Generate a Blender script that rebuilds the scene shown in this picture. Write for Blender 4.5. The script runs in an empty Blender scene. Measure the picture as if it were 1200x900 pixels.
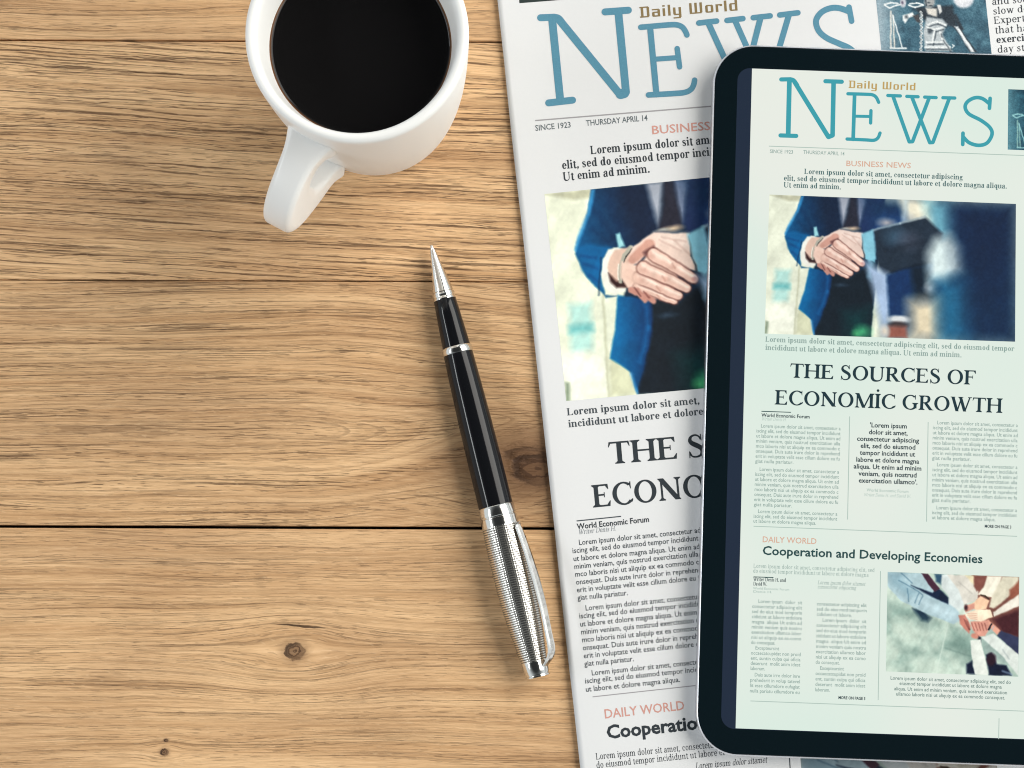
import bpy, bmesh, math, random
import numpy as np
from mathutils import Vector

sc = bpy.context.scene
R = math.radians
rng = np.random.default_rng(7)

# ------------------------------------------------------------------ camera
D, TAU, F = 0.65, R(5.6), 0.65 / 0.0003
cam = bpy.data.objects.new('camera', bpy.data.cameras.new('camera'))
sc.collection.objects.link(cam)
cam.location = (0, -D * math.sin(TAU), D * math.cos(TAU))
cam.rotation_euler = (TAU, 0, 0)
cam.data.sensor_width = 36
cam.data.lens = 36 * F / 1200
cam.data.clip_start, cam.data.clip_end = 0.01, 50
sc.camera = cam

# ------------------------------------------------------------------ world, lamps, exposure
world = bpy.data.worlds.new('World')
sc.world = world
world.use_nodes = True
wt = world.node_tree                                     # a room: dim ceiling, lighter walls round the table
wbg = wt.nodes['Background']
wtc = wt.nodes.new('ShaderNodeTexCoord')
wsp = wt.nodes.new('ShaderNodeSeparateXYZ')
wmr = wt.nodes.new('ShaderNodeMapRange')
wmr.interpolation_type = 'SMOOTHSTEP'
wmr.inputs['From Min'].default_value, wmr.inputs['From Max'].default_value = 0.25, 0.88
wmr.inputs['To Min'].default_value, wmr.inputs['To Max'].default_value = 0.80, 0.03
wt.links.new(wtc.outputs['Generated'], wsp.inputs[0])
wt.links.new(wsp.outputs[2], wmr.inputs['Value'])
wt.links.new(wmr.outputs[0], wbg.inputs[1])
wbg.inputs[0].default_value = (0.90, 0.97, 1.0, 1)


def area(name, loc, target, sx, sy, power, col):
    l = bpy.data.lights.new(name, 'AREA')
    l.shape, l.size, l.size_y, l.energy, l.color = 'RECTANGLE', sx, sy, power, col
    o = bpy.data.objects.new(name, l)
    sc.collection.objects.link(o)
    o.location = loc
    o.rotation_euler = (Vector(target) - Vector(loc)).to_track_quat('-Z', 'Y').to_euler()
    return o


area('window_light', (1.34, 0.50, 1.12), (0.0, 0.0, 0.0), 2.4, 1.25, 51, (1.0, 0.97, 0.91))
area('fill_light', (-1.3, -0.1, 0.95), (0.0, 0.0, 0.0), 1.3, 0.14, 9.0, (0.95, 0.98, 1.0))
sc.view_settings.view_transform = 'Standard'
sc.view_settings.look = 'None'
sc.view_settings.exposure = 0.0
sc.view_settings.gamma = 1.0
sc.cycles.filter_width = 1.1

# ------------------------------------------------------------------ geometry helpers
ct, st_ = math.cos(TAU), math.sin(TAU)
CAM = np.array([0, -D * st_, D * ct])


def P(px, py, z=0.0):
    """point at height z that the photograph shows at pixel (px, py) of 1200 x 900 (arrays allowed)"""
    a = (np.asarray(px, float) - 600) / F
    b = (450 - np.asarray(py, float)) / F
    dx, dy, dz = a, st_ + b * ct, -ct + b * st_
    k = (np.asarray(z, float) - CAM[2]) / dz
    return np.stack([CAM[0] + k * dx, CAM[1] + k * dy, np.zeros_like(k) + z], -1)


def s2l(c):
    return tuple((v / 255 / 12.92) if v / 255 <= 0.04045 else ((v / 255 + 0.055) / 1.055) ** 2.4 for v in c)


def thing(name, label, cat, loc=(0, 0, 0)):
    o = bpy.data.objects.new(name, None)
    o.empty_display_size = 0.02
    sc.collection.objects.link(o)
    o.location = loc
    o['label'], o['category'] = label, cat
    return o


def root_loc(o):
    v = Vector((0, 0, 0))
    while o:
        v = v + Vector(o.location)
        o = o.parent
    return v


def obj(name, verts, faces, mat, parent=None, smooth=False, label=None, origin=None):
    v = np.asarray(verts, float).reshape(-1, 3)
    off = np.array(root_loc(parent)) if parent else np.zeros(3)
    if origin is not None:
        off = np.array(origin, float)
    me = bpy.data.meshes.new(name)
    me.from_pydata([tuple(p) for p in (v - off)], [], [tuple(int(i) for i in f) for f in faces])
    me.materials.append(mat)
    if smooth:
        me.polygons.foreach_set('use_smooth', [True] * len(me.polygons))
    me.update()
    o = bpy.data.objects.new(name, me)
    sc.collection.objects.link(o)
    if parent:
        o.parent = parent
        if origin is not None:
            o.location = Vector(origin) - root_loc(parent)
    elif origin is not None:
        o.location = origin
    if label:
        o['label'] = label
    return o


def grid_faces(n, m, closed=False):
    f = []
    for i in range(n - 1):
        for j in range(m if closed else m - 1):
            k = (j + 1) % m
            f.append((i * m + j, i * m + k, (i + 1) * m + k, (i + 1) * m + j))
    return f


# ------------------------------------------------------------------ node helpers
class NT:
    def __init__(s, name):
        s.m = bpy.data.materials.new(name)
        s.m.use_nodes = True
        s.t = s.m.node_tree
        s.b = s.t.nodes['Principled BSDF']

    def n(s, typ, **kw):
        nd = s.t.nodes.new(typ)
        for k, v in kw.items():
            setattr(nd, k, v)
        return nd

    def put(s, sock, v):
        if isinstance(v, (int, float, tuple)):
            sock.default_value = v
        else:
            s.t.links.new(v, sock)

    def mth(s, op, a, b=None, c=None, clamp=False):
        nd = s.n('ShaderNodeMath', operation=op)
        nd.use_clamp = clamp
        for i, v in enumerate((a, b, c)):
            if v is not None:
                s.put(nd.inputs[i], v)
        return nd.outputs[0]

    def add(s, a, b): return s.mth('ADD', a, b)
    def sub(s, a, b): return s.mth('SUBTRACT', a, b)
    def mul(s, a, b): return s.mth('MULTIPLY', a, b)

    def noise(s, x, y, z=0.0, det=2.0, rough=0.5):
        c = s.n('ShaderNodeCombineXYZ')
        s.put(c.inputs[0], x); s.put(c.inputs[1], y); s.put(c.inputs[2], z)
        nd = s.n('ShaderNodeTexNoise')
        nd.inputs['Scale'].default_value = 1.0
        nd.inputs['Detail'].default_value = det
        nd.inputs['Roughness'].default_value = rough
        s.t.links.new(c.outputs[0], nd.inputs['Vector'])
        return nd.outputs['Fac']

    def step(s, v, a, b):
        nd = s.n('ShaderNodeMapRange', interpolation_type='SMOOTHSTEP')
        s.put(nd.inputs['Value'], v)
        nd.inputs['From Min'].default_value, nd.inputs['From Max'].default_value = a, b
        return nd.outputs[0]

    def mix(s, f, a, b, blend='MIX'):
        nd = s.n('ShaderNodeMix', data_type='RGBA', blend_type=blend)
        s.put(nd.inputs[0], f)
        for i, v in ((6, a), (7, b)):
            s.put(nd.inputs[i], (v + (1.0,)) if isinstance(v, tuple) and len(v) == 3 else v)
        return nd.outputs[2]

    def p(s, key, v):
        s.put(s.b.inputs[key], (v + (1.0,)) if isinstance(v, tuple) and len(v) == 3 else v)

    def bump(s, h, strength, dist):
        nd = s.n('ShaderNodeBump')
        nd.inputs['Strength'].default_value = strength
        nd.inputs['Distance'].default_value = dist
        s.t.links.new(h, nd.inputs['Height'])
        s.t.links.new(nd.outputs[0], s.b.inputs['Normal'])

    def xyz(s):
        tc = s.n('ShaderNodeTexCoord')
        sp = s.n('ShaderNodeSeparateXYZ')
        s.t.links.new(tc.outputs['Object'], sp.inputs[0])
        return [s.mul(o, 1000.0) for o in sp.outputs]      # millimetres


def ink(name, rgb, rough=0.6):
    t = NT(name)
    x, y, z = t.xyz()
    nz = t.noise(t.mul(x, 1.6), t.mul(y, 1.6), 0.0, 3.0, 0.7)
    c = s2l(rgb)
    lt = tuple(min(1, v * 1.25 + 0.012) for v in c)
    t.p('Base Color', t.mix(nz, tuple(v * 0.85 for v in c), lt))
    t.p('Roughness', rough)
    t.p('Specular IOR Level', 0.25)
    return t.m


def lit(name, rgb, k=1.0):
    """a colour of the backlit display"""
    t = NT(name)
    t.p('Base Color', (0.01, 0.012, 0.014))
    t.p('Roughness', 0.12)
    t.p('Emission Color', s2l(rgb))
    t.p('Emission Strength', k)
    return t.m


def vcol_mat(name, emit):
    t = NT(name)
    a = t.n('ShaderNodeVertexColor', layer_name='print')
    if emit:
        t.p('Base Color', (0.01, 0.012, 0.014))
        t.p('Roughness', 0.12)
        t.p('Emission Color', a.outputs[0])
        t.p('Emission Strength', 1.0)
    else:
        t.p('Base Color', a.outputs[0])
        t.p('Roughness', 0.6)
        t.p('Specular IOR Level', 0.25)
    return t.m


# ------------------------------------------------------------------ wood
def wood(name, seed, yc, slope=0.0, knots=(), cathedral=None, lines=1.0, tone=1.0, spots=(), crack=None, wav=1.0, comb=0.0):
    t = NT(name)
    x, y, z = t.xyz()
    y = t.add(y, yc)
    n1 = t.sub(t.noise(t.mul(x, 1 / 120), t.mul(y, 1 / 30), seed, 2.0), 0.5)
    n2 = t.sub(t.noise(t.mul(x, 1 / 26), t.mul(y, 1 / 5.0), seed + 3, 2.0), 0.5)
    n3 = t.sub(t.noise(t.mul(x, 1 / 7), t.mul(y, 1 / 2.0), seed + 13, 1.0), 0.5)
    q = t.add(t.add(t.add(t.add(y, t.mul(x, slope)), t.mul(n1, 8.0 * wav)), t.mul(n2, 0.9)), t.mul(n3, 0.30))
    for (kx, ky, lx, ly, k) in knots:                       # grain parts round a knot
        dx, dy = t.sub(x, kx), t.sub(y, ky)
        e = t.add(t.mth('POWER', t.mul(dx, 1 / lx), 2.0), t.mth('POWER', t.mul(dy, 1 / ly), 2.0))
        bulge = t.mth('EXPONENT', t.mul(e, -1.0))
        q = t.sub(q, t.mul(t.mul(dy, bulge), k))
    g = q                                                   # fibres and pores keep to the board's length
    if cathedral:                                           # growth rings: nested tongues about the heart line
        cx, cy, sx, c = cathedral
        dy = t.sub(q, cy)
        run = t.mth('MAXIMUM', t.sub(x, cx), 0.0)
        run = t.mth('SUBTRACT', t.mth('SQRT', t.add(t.mth('POWER', run, 2.0), 400.0)), 20.0)
        q = t.add(t.add(t.mth('SQRT', t.add(t.mth('POWER', dy, 2.0), c * c)), t.mul(dy, 0.30)), t.mul(run, sx))
        g = t.add(t.mul(q, 0.12), t.mul(g, 0.95))
    # colour: broad pale and brown bands, growth lines, fibres, open pores
    c1, c2 = (0.83 * tone, 0.540 * tone, 0.290 * tone), (0.61 * tone, 0.360 * tone, 0.176 * tone)
    base = t.step(t.noise(t.mul(x, 1 / 170), t.mul(q, 1 / 6), seed + 1, 4.0, 0.6), 0.34, 0.70)
    col = t.mix(base, c1, c2)
    mott = t.step(t.noise(t.mul(x, 1 / 75), t.mul(y, 1 / 24), seed + 20, 3.0), 0.42, 0.68)
    col = t.mix(t.mul(mott, 0.34), col, (0.42 * tone, 0.235 * tone, 0.120 * tone))
    band = t.step(t.noise(t.mul(x, 1 / 200), t.mul(q, 1 / 1.2), seed + 2, 3.0, 0.6), 0.46, 0.68)
    col = t.mix(t.mul(band, 0.42), col, (0.30 * tone, 0.160 * tone, 0.068 * tone))
    fib = t.noise(t.mul(x, 1 / 15), t.mul(g, 1 / 0.30), seed + 4, 3.0, 0.7)
    fibm = t.step(fib, 0.28, 0.60)
    col = t.mix(t.mul(t.sub(1.0, fibm), 0.45), col, (0.33, 0.18, 0.08))
    col = t.mix(t.mul(t.step(fib, 0.52, 0.75), 0.42), col, (0.92, 0.635, 0.38))
    reg = t.step(t.noise(t.mul(x, 1 / 130), t.mul(q, 1 / 3.2), seed + 5, 3.0), 0.38, 0.60)
    ln = t.noise(t.mul(x, 1 / 75), t.mul(g, 1 / 0.62), seed + 6, 5.0, 0.5)
    lnm = t.mul(t.step(ln, 0.565, 0.625), t.add(t.mul(reg, 0.8), 0.2))
    col = t.mix(t.mul(lnm, min(0.9, 0.80 * lines)), col, (0.075, 0.034, 0.015))
    if comb:                                                # close, long, dark pore lines of the quarter-sawn board
        ph = t.add(t.mul(q, 2.9), t.mul(t.noise(t.mul(x, 1 / 85), t.mul(q, 1 / 3.0), seed + 15, 2.0), 16.0))
        gate = t.step(t.noise(t.mul(x, 1 / 34), t.mul(q, 1 / 1.1), seed + 16, 3.0, 0.6), 0.44, 0.60)
        edge_ = t.noise(t.mul(x, 1 / 5), t.mul(q, 1 / 0.5), seed + 17, 2.0)
        cb = t.mul(t.step(t.add(t.mth('SINE', ph), t.mul(t.sub(edge_, 0.5), 1.2)), 0.62, 0.90), gate)
        col = t.mix(t.mul(cb, comb), col, (0.080, 0.036, 0.016))
        lnm = t.mth('MAXIMUM', lnm, cb)
    po = t.noise(t.mul(x, 1 / 7.0), t.mul(g, 1 / 0.27), seed + 7, 2.0, 0.5)
    pom = t.mul(t.step(po, 0.585, 0.645), t.add(t.mul(reg, 0.7), 0.25))
    col = t.mix(t.mul(pom, min(0.8, 0.70 * (lines + .25))), col, (0.085, 0.042, 0.020))
    # medullary flecks
    fl = t.step(t.noise(t.mul(t.add(x, t.mul(y, 1.4)), 1 / 3.0), t.mul(g, 1 / 0.8), seed + 9, 1.0), 0.64, 0.74)
    col = t.mix(t.mul(fl, 0.22), col, (0.84, 0.60, 0.36))
    h = t.sub(t.mul(fib, 0.5), t.add(t.mul(pom, 0.8), t.mul(lnm, 0.9)))
    for (kx, ky, rx, ry, ring) in spots:                     # the knots themselves
        dx, dy = t.sub(x, kx), t.sub(y, ky)
        wob = t.mul(t.sub(t.noise(t.mul(x, 1.4 / rx), t.mul(y, 1.6 / ry), seed + 8, 4.0, 0.6), 0.5), 0.95)
        r = t.add(t.mth('SQRT', t.add(t.mth('POWER', t.mul(dx, 1 / rx), 2.0), t.mth('POWER', t.mul(dy, 1 / ry), 2.0))), wob)
        halo = t.sub(1.0, t.step(r, 0.7, 2.3))
        col = t.mix(t.mul(halo, 0.58), col, (0.19, 0.098, 0.048))
        rings = t.step(t.mth('SINE', t.mul(r, 13.0)), -0.1, 0.8)
        ins = t.sub(1.0, t.step(r, 0.8, 1.25))
        col = t.mix(t.mul(ins, 0.6 * ring), col, (0.11, 0.052, 0.026))
        col = t.mix(t.mul(t.mul(rings, ins), ring), col, (0.06, 0.027, 0.013))
        edge = t.mul(t.step(r, 0.62, 0.86), t.sub(1.0, t.step(r, 0.95, 1.25)))
        side_ = t.add(0.30, t.mul(t.step(t.mul(t.sub(t.mul(dy, 0.5 / ry), t.mul(dx, 1.0 / rx)), 1.0), -0.5, 0.6), 0.70))   # the near side of the knot is open and dark
        edge = t.mul(edge, side_)
        col = t.mix(t.mul(edge, 0.95 * ring), col, (0.030, 0.014, 0.008))
        h = t.sub(h, t.mul(edge, 1.2))
    if crack:
        kx, ky, L, sl = crack
        dx = t.sub(x, kx)
        dy = t.add(t.sub(y, t.add(t.mul(dx, sl), ky)), t.add(t.mul(n2, 3.0), t.mul(n3, 1.6)))
        e = t.add(t.mth('POWER', t.mul(dx, 1 / L), 2.0), t.mth('POWER', t.mul(dy, 1 / 0.42), 2.0))
        cm = t.sub(1.0, t.step(e, 0.2, 1.0))
        col = t.mix(t.mul(cm, 0.9), col, (0.035, 0.016, 0.008))
        h = t.sub(h, t.mul(cm, 2.0))
    t.p('Base Color', col)
    t.p('Roughness', t.add(0.52, t.mul(fib, 0.18)))
    t.p('Specular IOR Level', 0.28)
    t.bump(h, 0.75, 0.00022)
    return t.m


def mm(px, py):
    p = P(px, py, 0.0)
    return float(p[0] * 1000), float(p[1] * 1000)


table = thing('wooden_table', 'oak table top of wide planks with dark grain lines and small knots', 'table', (0, 0, -0.022))
ROT = R(-0.22)
GAPS = [(-545, 0.5), (-260, 0.6), (48, 0.50), (329, 0.32), (618, 0.95), (905, 0.5), (1190, 0.5), (1480, 0.5)]   # pixel row of each joint and its width in mm
ky1 = mm(345, 763); ky2 = mm(617, 545); ks1 = mm(193, 882); ks2 = mm(195, 868); kc = mm(350, 733)
ca = mm(560, 500)


def plank(name, ytop, ybot, mat, yc):
    bm = bmesh.new()
    L = 0.55
    vs = [bm.verts.new(v) for v in [(-L, ybot, -0.022), (L, ybot, -0.022), (L, ytop, -0.022), (-L, ytop, -0.022),
                                    (-L, ybot, 0), (L, ybot, 0), (L, ytop, 0), (-L, ytop, 0)]]
    for f in ((0, 3, 2, 1), (4, 5, 6, 7), (0, 1, 5, 4), (1, 2, 6, 5), (2, 3, 7, 6), (3, 0, 4, 7)):
        bm.faces.new([vs[i] for i in f])
    ed = [e for e in bm.edges if all(v.co.z > -0.001 for v in e.verts)]
    bmesh.ops.bevel(bm, geom=ed, offset=0.0005, segments=2, affect='EDGES', profile=0.6)
    me = bpy.data.meshes.new(name)
    bm.to_mesh(me); bm.free()
    me.materials.append(mat)
    o = bpy.data.objects.new(name, me)
    sc.collection.objects.link(o)
    o.parent = table
    o.location = (0, yc, 0.022)
    o.rotation_euler = (0, 0, ROT)
    return o


specs = [
    dict(seed=67.0, slope=-0.01, lines=0.7),
    dict(seed=41.0, slope=0.01, lines=0.55, comb=0.25, tone=1.06),
    dict(seed=11.3, tone=1.05, slope=0.050, lines=0.9, wav=0.6, comb=0.80),
    dict(seed=23.9, slope=0.0, lines=0.8, tone=0.97, wav=0.9, comb=0.30, cathedral=(-75.0, ca[1], 0.16, 4.0),
         knots=[(ky2[0], ky2[1], 30, 17, 0.8)], spots=[(ky2[0] + 4, ky2[1], 22, 12, 0.0), (ky2[0] + 2, ky2[1] + 1, 11, 7, 0.0), (ky2[0] + 2, ky2[1] + 4, 9, 2.6, 0.6), (ky2[0] + 4, ky2[1] - 1, 8.0, 5.0, 0.75)]),
    dict(seed=37.1, slope=0.0, lines=0.45, tone=1.0, wav=0.8, knots=[(ky1[0], ky1[1], 26, 13, 0.9), (ks1[0], ks1[1], 7, 4, 0.8)],
         spots=[(ky1[0], ky1[1], 3.2, 2.7, 0.8), (ks1[0], ks1[1], 1.3, 1.1, 0.9), (ks2[0], ks2[1], 0.7, 0.5, 0.9)],
         crack=(kc[0], kc[1], 11.0, -0.10)),
    dict(seed=53.0, slope=0.02, lines=0.8),
    dict(seed=71.0, slope=0.0, lines=0.6),
]
for i in range(7):
    (g0, w0), (g1, w1) = GAPS[i], GAPS[i + 1]
    y0 = P(300, g0)[1] - w0 / 2000
    y1 = P(300, g1)[1] + w1 / 2000
    yc = (y0 + y1) / 2
    # joint rows were read at the left of the picture; the planks turn a touch about their own middle
    plank('plank', y0 - yc, y1 - yc, wood('oak_plank', yc=yc * 1000, **specs[i]), yc - math.tan(-ROT) * 0.09)
tm = NT('dark_gap_backing')  # sheet added under the planks, near black to colour in the shade of the gaps
tm.p('Base Color', (0.012, 0.007, 0.004)); tm.p('Roughness', 0.9)
obj('dark_underlayer', [(-.54, -.36, -.030), (.54, -.36, -.030), (.54, .33, -.030), (-.54, .33, -.030), (-.54, -.36, -.0225), (.54, -.36, -.0225), (.54, .33, -.0225), (-.54, .33, -.0225)],
    [(0, 3, 2, 1), (4, 5, 6, 7), (0, 1, 5, 4), (1, 2, 6, 5), (2, 3, 7, 6), (3, 0, 4, 7)], tm.m, table)

# ------------------------------------------------------------------ mug and coffee
cer = NT('white_ceramic')
x, y, z = cer.xyz()
cer.p('Base Color', cer.mix(cer.noise(cer.mul(x, .03), cer.mul(y, .03), cer.mul(z, .03)), (0.855, 0.85, 0.825), (0.875, 0.87, 0.85)))
cer.p('Roughness', 0.30); cer.p('Specular IOR Level', 0.5)
cer.bump(cer.noise(cer.mul(x, .12), cer.mul(y, .12), cer.mul(z, .12), 2.0), 0.12, 0.0006)

MB = P(443.5, 126, 0.0)
MH = 0.093
mug = thing('coffee_mug', 'white ceramic mug of black coffee with its handle towards the lower left', 'mug', tuple(MB))


def lathe(profile, n=96, c=(0, 0, 0)):
    v = []
    for r, z in profile:
        for j in range(n):
            a = 2 * math.pi * j / n
            v.append((c[0] + r * math.cos(a), c[1] + r * math.sin(a), c[2] + z))
    return v, grid_faces(len(profile), n, True)


def smooth_curve(pts, n):
    """Catmull-Rom through pts, n samples per span"""
    p = np.asarray(pts, float)
    p = np.vstack([2 * p[0] - p[1], p, 2 * p[-1] - p[-2]])
    out = []
    for i in range(1, len(p) - 2):
        for k in range(n):
            u = k / n
            a, b, c, d = p[i - 1:i + 3]
            out.append(0.5 * (2 * b + (c - a) * u + (2 * a - 5 * b + 4 * c - d) * u * u + (3 * b - 3 * c + d - a) * u ** 3))
    out.append(p[-2])
    return np.array(out)


mmv = 0.001
outer = [(0.1, 1.2), (17, 1.2), (18, 0.2), (20.5, 0.1), (22.5, 1.2), (25.2, 6), (27.6, 14), (30.0, 28), (32.0, 46), (33.4, 66), (34.2, 84), (34.4, 91)]
lip = [(34.2, 92.6), (33.3, 93.4), (32.0, 93.3), (31.2, 92.4)]
inner = [(30.6, 90), (29.3, 82), (28.0, 72), (27.2, 46), (25.6, 28), (22, 12), (12, 6), (0.1, 5.5)]
prof = np.vstack([smooth_curve(outer, 5), smooth_curve(lip, 3), smooth_curve(inner, 5)]) * mmv
v, f = lathe(prof, 128, MB)
obj('body', v, f, cer.m, mug, True)

# handle: a rounded strap swept round a loop in the radial plane
hd = np.array([P(349, 240, 0.05)[0] - P(433, 88, 0.05)[0], P(349, 240, 0.05)[1] - P(433, 88, 0.05)[1]])
hd = hd / np.linalg.norm(hd)
side = np.array([-hd[1], hd[0]])
path = smooth_curve([(31.3, 74.6), (36, 75.2), (42.5, 74), (48.3, 70), (51.8, 64), (52.3, 57), (50.3, 50), (46, 44.5), (40.5, 40), (34.5, 37), (30.5, 35.5)], 8) * mmv
tan = np.gradient(path, axis=0)
tan /= np.linalg.norm(tan, axis=1)[:, None]
sec = []
HW, HT, RC = 5.1, 4.9, 1.9
for (sx, sy, a0) in ((1, 1, 0), (-1, 1, 90), (-1, -1, 180), (1, -1, 270)):
    for k in range(6):
        a = R(a0 + 90 * k / 5)
        sec.append((sx * (HW - RC) + RC * math.cos(a), sy * (HT - RC) + RC * math.sin(a)))
v = []
for i, ((r, z), (tr, tz)) in enumerate(zip(path, tan)):
    nr, nz = -tz, tr                                     # normal in the loop's plane
    u = i / (len(path) - 1)
    flare = 1 + 0.65 * math.exp(-(u / 0.12) ** 2) + 0.30 * math.exp(-((1 - u) / 0.08) ** 2)
    fth = 1 + 0.75 * math.exp(-((u - 0.5) / 0.20) ** 2) + 0.25 * math.exp(-(u / 0.06) ** 2) + 0.2 * math.exp(-((1 - u) / 0.07) ** 2)
    for (a, b) in sec:
        a, b = a * mmv * flare, b * mmv * fth
        rr, zz = r + nr * b, z + nz * b
        v.append((MB[0] + hd[0] * rr + side[0] * a, MB[1] + hd[1] * rr + side[1] * a, zz))
obj('handle', v, grid_faces(len(path), len(sec), True), cer.m, mug, True)

cof = NT('black_coffee')
x, y, z = cof.xyz()
cr_ = cof.mth('SQRT', cof.add(cof.mul(x, x), cof.mul(y, y)))
cof.p('Base Color', cof.mix(cof.step(cr_, 27.9, 28.8), (0.0065, 0.0062, 0.0065), (0.16, 0.065, 0.022))); cof.p('Roughness', 0.03); cof.p('IOR', 1.33); cof.p('Specular IOR Level', 0.35)
CZ = 77.5
cr = 28.75
prof = [(0.05, CZ), (20, CZ), (25, CZ), (26.8, CZ + .03), (27.7, CZ + .2), (28.3, CZ + .5), (cr, CZ + 1.1)]
v, f = lathe(np.array(prof) * mmv, 128, MB)
v2, f2 = lathe(np.array([(cr, CZ + 1.1), (28.4, CZ - 2), (28.0, CZ - 8), (0.05, CZ - 8)]) * mmv, 128, MB)
co = obj('coffee', v + v2, f + [tuple(i + len(v) for i in q) for q in f2], cof.m, None, True, origin=tuple(MB + np.array([0, 0, (CZ - 8) * mmv])))
co['label'], co['category'] = 'black coffee filling the white mug nearly to the rim', 'coffee'

# ------------------------------------------------------------------ pen
chrome = NT('polished_steel')
chrome.p('Base Color', (0.80, 0.79, 0.76)); chrome.p('Metallic', 1.0); chrome.p('Roughness', 0.13)
lac = NT('black_lacquer')
lac.p('Base Color', (0.006, 0.0065, 0.008)); lac.p('Roughness', 0.11); lac.p('Specular IOR Level', 0.30)
eng = NT('engraved_steel')
x, y, z = eng.xyz()
eng.p('Base Color', (0.78, 0.77, 0.73)); eng.p('Metallic', 1.0); eng.p('Roughness', 0.20)

PR = 6.1
A, B = P(505.5, 287.5, 0.0035), P(630.5, 793.5, 0.0058)
pen = thing('ballpoint_pen', 'black and silver ballpoint pen lying between the mug and the newspaper', 'pen', (float((A[0] + B[0]) / 2), float((A[1] + B[1]) / 2), 0))
ax = B - A
PL = np.linalg.norm(ax) * 1000
ax = ax / np.linalg.norm(ax)
sv = np.cross(ax, [0, 0, 1.0]); sv /= np.linalg.norm(sv)
uv_ = np.cross(sv, ax)
if uv_[2] < 0:
    uv_ = -uv_
print('pen length mm', PL)


def pen_part(name, prof, mat, n=64, smooth=True):
    """prof: (distance from the tip, radius) in mm, a closed turned piece"""
    v = []
    for s, r in prof:
        for j in range(n):
            a = 2 * math.pi * j / n
            v.append(A + (ax * s + sv * r * math.cos(a) + uv_ * r * math.sin(a)) * mmv)
    o = obj(name, v, grid_faces(len(prof), n, True), mat, pen, smooth)
    md = o.modifiers.new('edges', 'EDGE_SPLIT'); md.split_angle = R(38)
    return o


k = PL / 156.0
S = lambda L: [(a * k, b) for a, b in L]
pen_part('writing_tip', S([(0, 0.02), (0.1, 0.45), (0.6, 0.62), (1.6, 0.72), (1.7, 0.95), (6, 1.75), (12, 2.85), (17.2, 3.75), (17.4, 3.5), (17.6, 3.5), (17.7, 3.95), (18.3, 4.05), (18.5, 3.9), (19.3, 3.9), (19.5, 4.05), (20.2, 4.05), (20.3, 0.1)]), chrome.m)
pen_part('grip', S([(20.1, 0.1), (20.1, 3.85), (20.3, 3.98), (26, 4.3), (33, 4.7), (37.6, 4.95), (37.7, 0.1)]), lac.m)
pen_part('middle_ring', S([(37.5, 0.1), (37.5, 5.1), (37.8, 5.35), (39.6, 5.45), (40.0, 5.25), (40.1, 0.1)]), chrome.m)
pen_part('barrel', S([(39.9, 0.1), (39.9, 5.1), (40.2, 5.22), (50, 5.5), (65, 5.85), (80, 6.0), (95.6, 6.02), (95.7, 0.1)]), lac.m)
capp = [(95.2, 0.1), (95.2, 6.1), (95.5, 6.3), (98.6, 6.45), (98.8, 6.3), (99.1, 6.3), (99.3, 6.5), (102.2, 6.55), (102.3, 6.35), (102.5, 0.1)]
cap_ = pen_part('cap', S(capp), chrome.m)


def cap_r(s):
    return float(np.interp(s, [102, 110, 120, 130, 140, 148, 150.5], [6.55, 6.8, 6.85, 6.6, 5.8, 4.85, 4.5]))


ridge = [(102.1, 0.1)]
s = 102.1
while s < 150.2:
    r = cap_r(s)
    ridge += [(s, r - .12), (s + .06, r + .02), (s + .28, r + .05), (s + .50, r + .02)]
    s += 0.80
ridge += [(150.5, 4.3), (150.6, 0.1)]
# the engraved sleeve: ridges crossed by fine flutes
n = 120
v = []
for s_, r in S(ridge):
    for j in range(n):
        a = 2 * math.pi * j / n
        rr = r * (1 - 0.004 * (j % 2)) if r > 1 else r
        v.append(A + (ax * s_ + sv * rr * math.cos(a) + uv_ * rr * math.sin(a)) * mmv)
sl = obj('engraved_sleeve', v, grid_faces(len(ridge), n, True), eng.m, pen, False)
grv = NT('oxidised_shaded_groove')  # valley faces darkened: oxide tone plus the grooves' shade put into the colour
grv.p('Base Color', (0.27, 0.26, 0.24)); grv.p('Metallic', 1.0); grv.p('Roughness', 0.4)
sl.data.materials.append(grv.m)
for fi, poly in enumerate(sl.data.polygons):
    ri = fi // n
    if 1 <= ri < len(ridge) - 3 and (ri - 1) % 4 == 3:
        poly.material_index = 1
pen_part('end_band', S([(150.4, 0.1), (150.4, 4.55), (150.8, 4.62), (154.6, 4.30), (155.0, 4.05), (155.2, 4.05), (155.35, 4.3), (155.8, 4.25), (156.1, 3.8), (156.25, 2.5), (156.3, 0.05)]), chrome.m)

# clip: a bowed tapered blade standing off the right-hand side of the cap
ca_ = R(37)
cdir = sv * (1 if sv[0] > 0 else -1) * math.cos(ca_) + uv_ * math.sin(ca_)
ctan = np.cross(ax, cdir)
cl = smooth_curve([(102.6, 8.6, .8), (103.6, 7.4, 1.3), (105.5, 7.7, 1.6), (112, 8.5, 1.7), (122, 9.3, 1.8), (132, 9.5, 1.75), (142, 9.0, 1.7), (147, 8.7, 1.8), (150, 7.4, 1.9), (152.8, 4.3, 1.9)], 5)
v = []
for (s_, h_, w_) in cl:
    th = 0.42
    for (a, b) in ((-1, -1), (1, -1), (1, 0.4), (0.5, 1), (-0.5, 1), (-1, 0.4)):
        v.append(A + (ax * s_ * k + cdir * (h_ + th * b) + ctan * w_ * a) * mmv)
fc = grid_faces(len(cl), 6, True) + [tuple(range(6)), tuple(len(v) - 6 + i for i in range(6))]
obj('clip', v, fc, chrome.m, pen, False)

# ------------------------------------------------------------------ lettering: a serif drawn with a broad pen
CAPH, XH, ASC = 0.68, 0.47, 0.71


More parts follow.
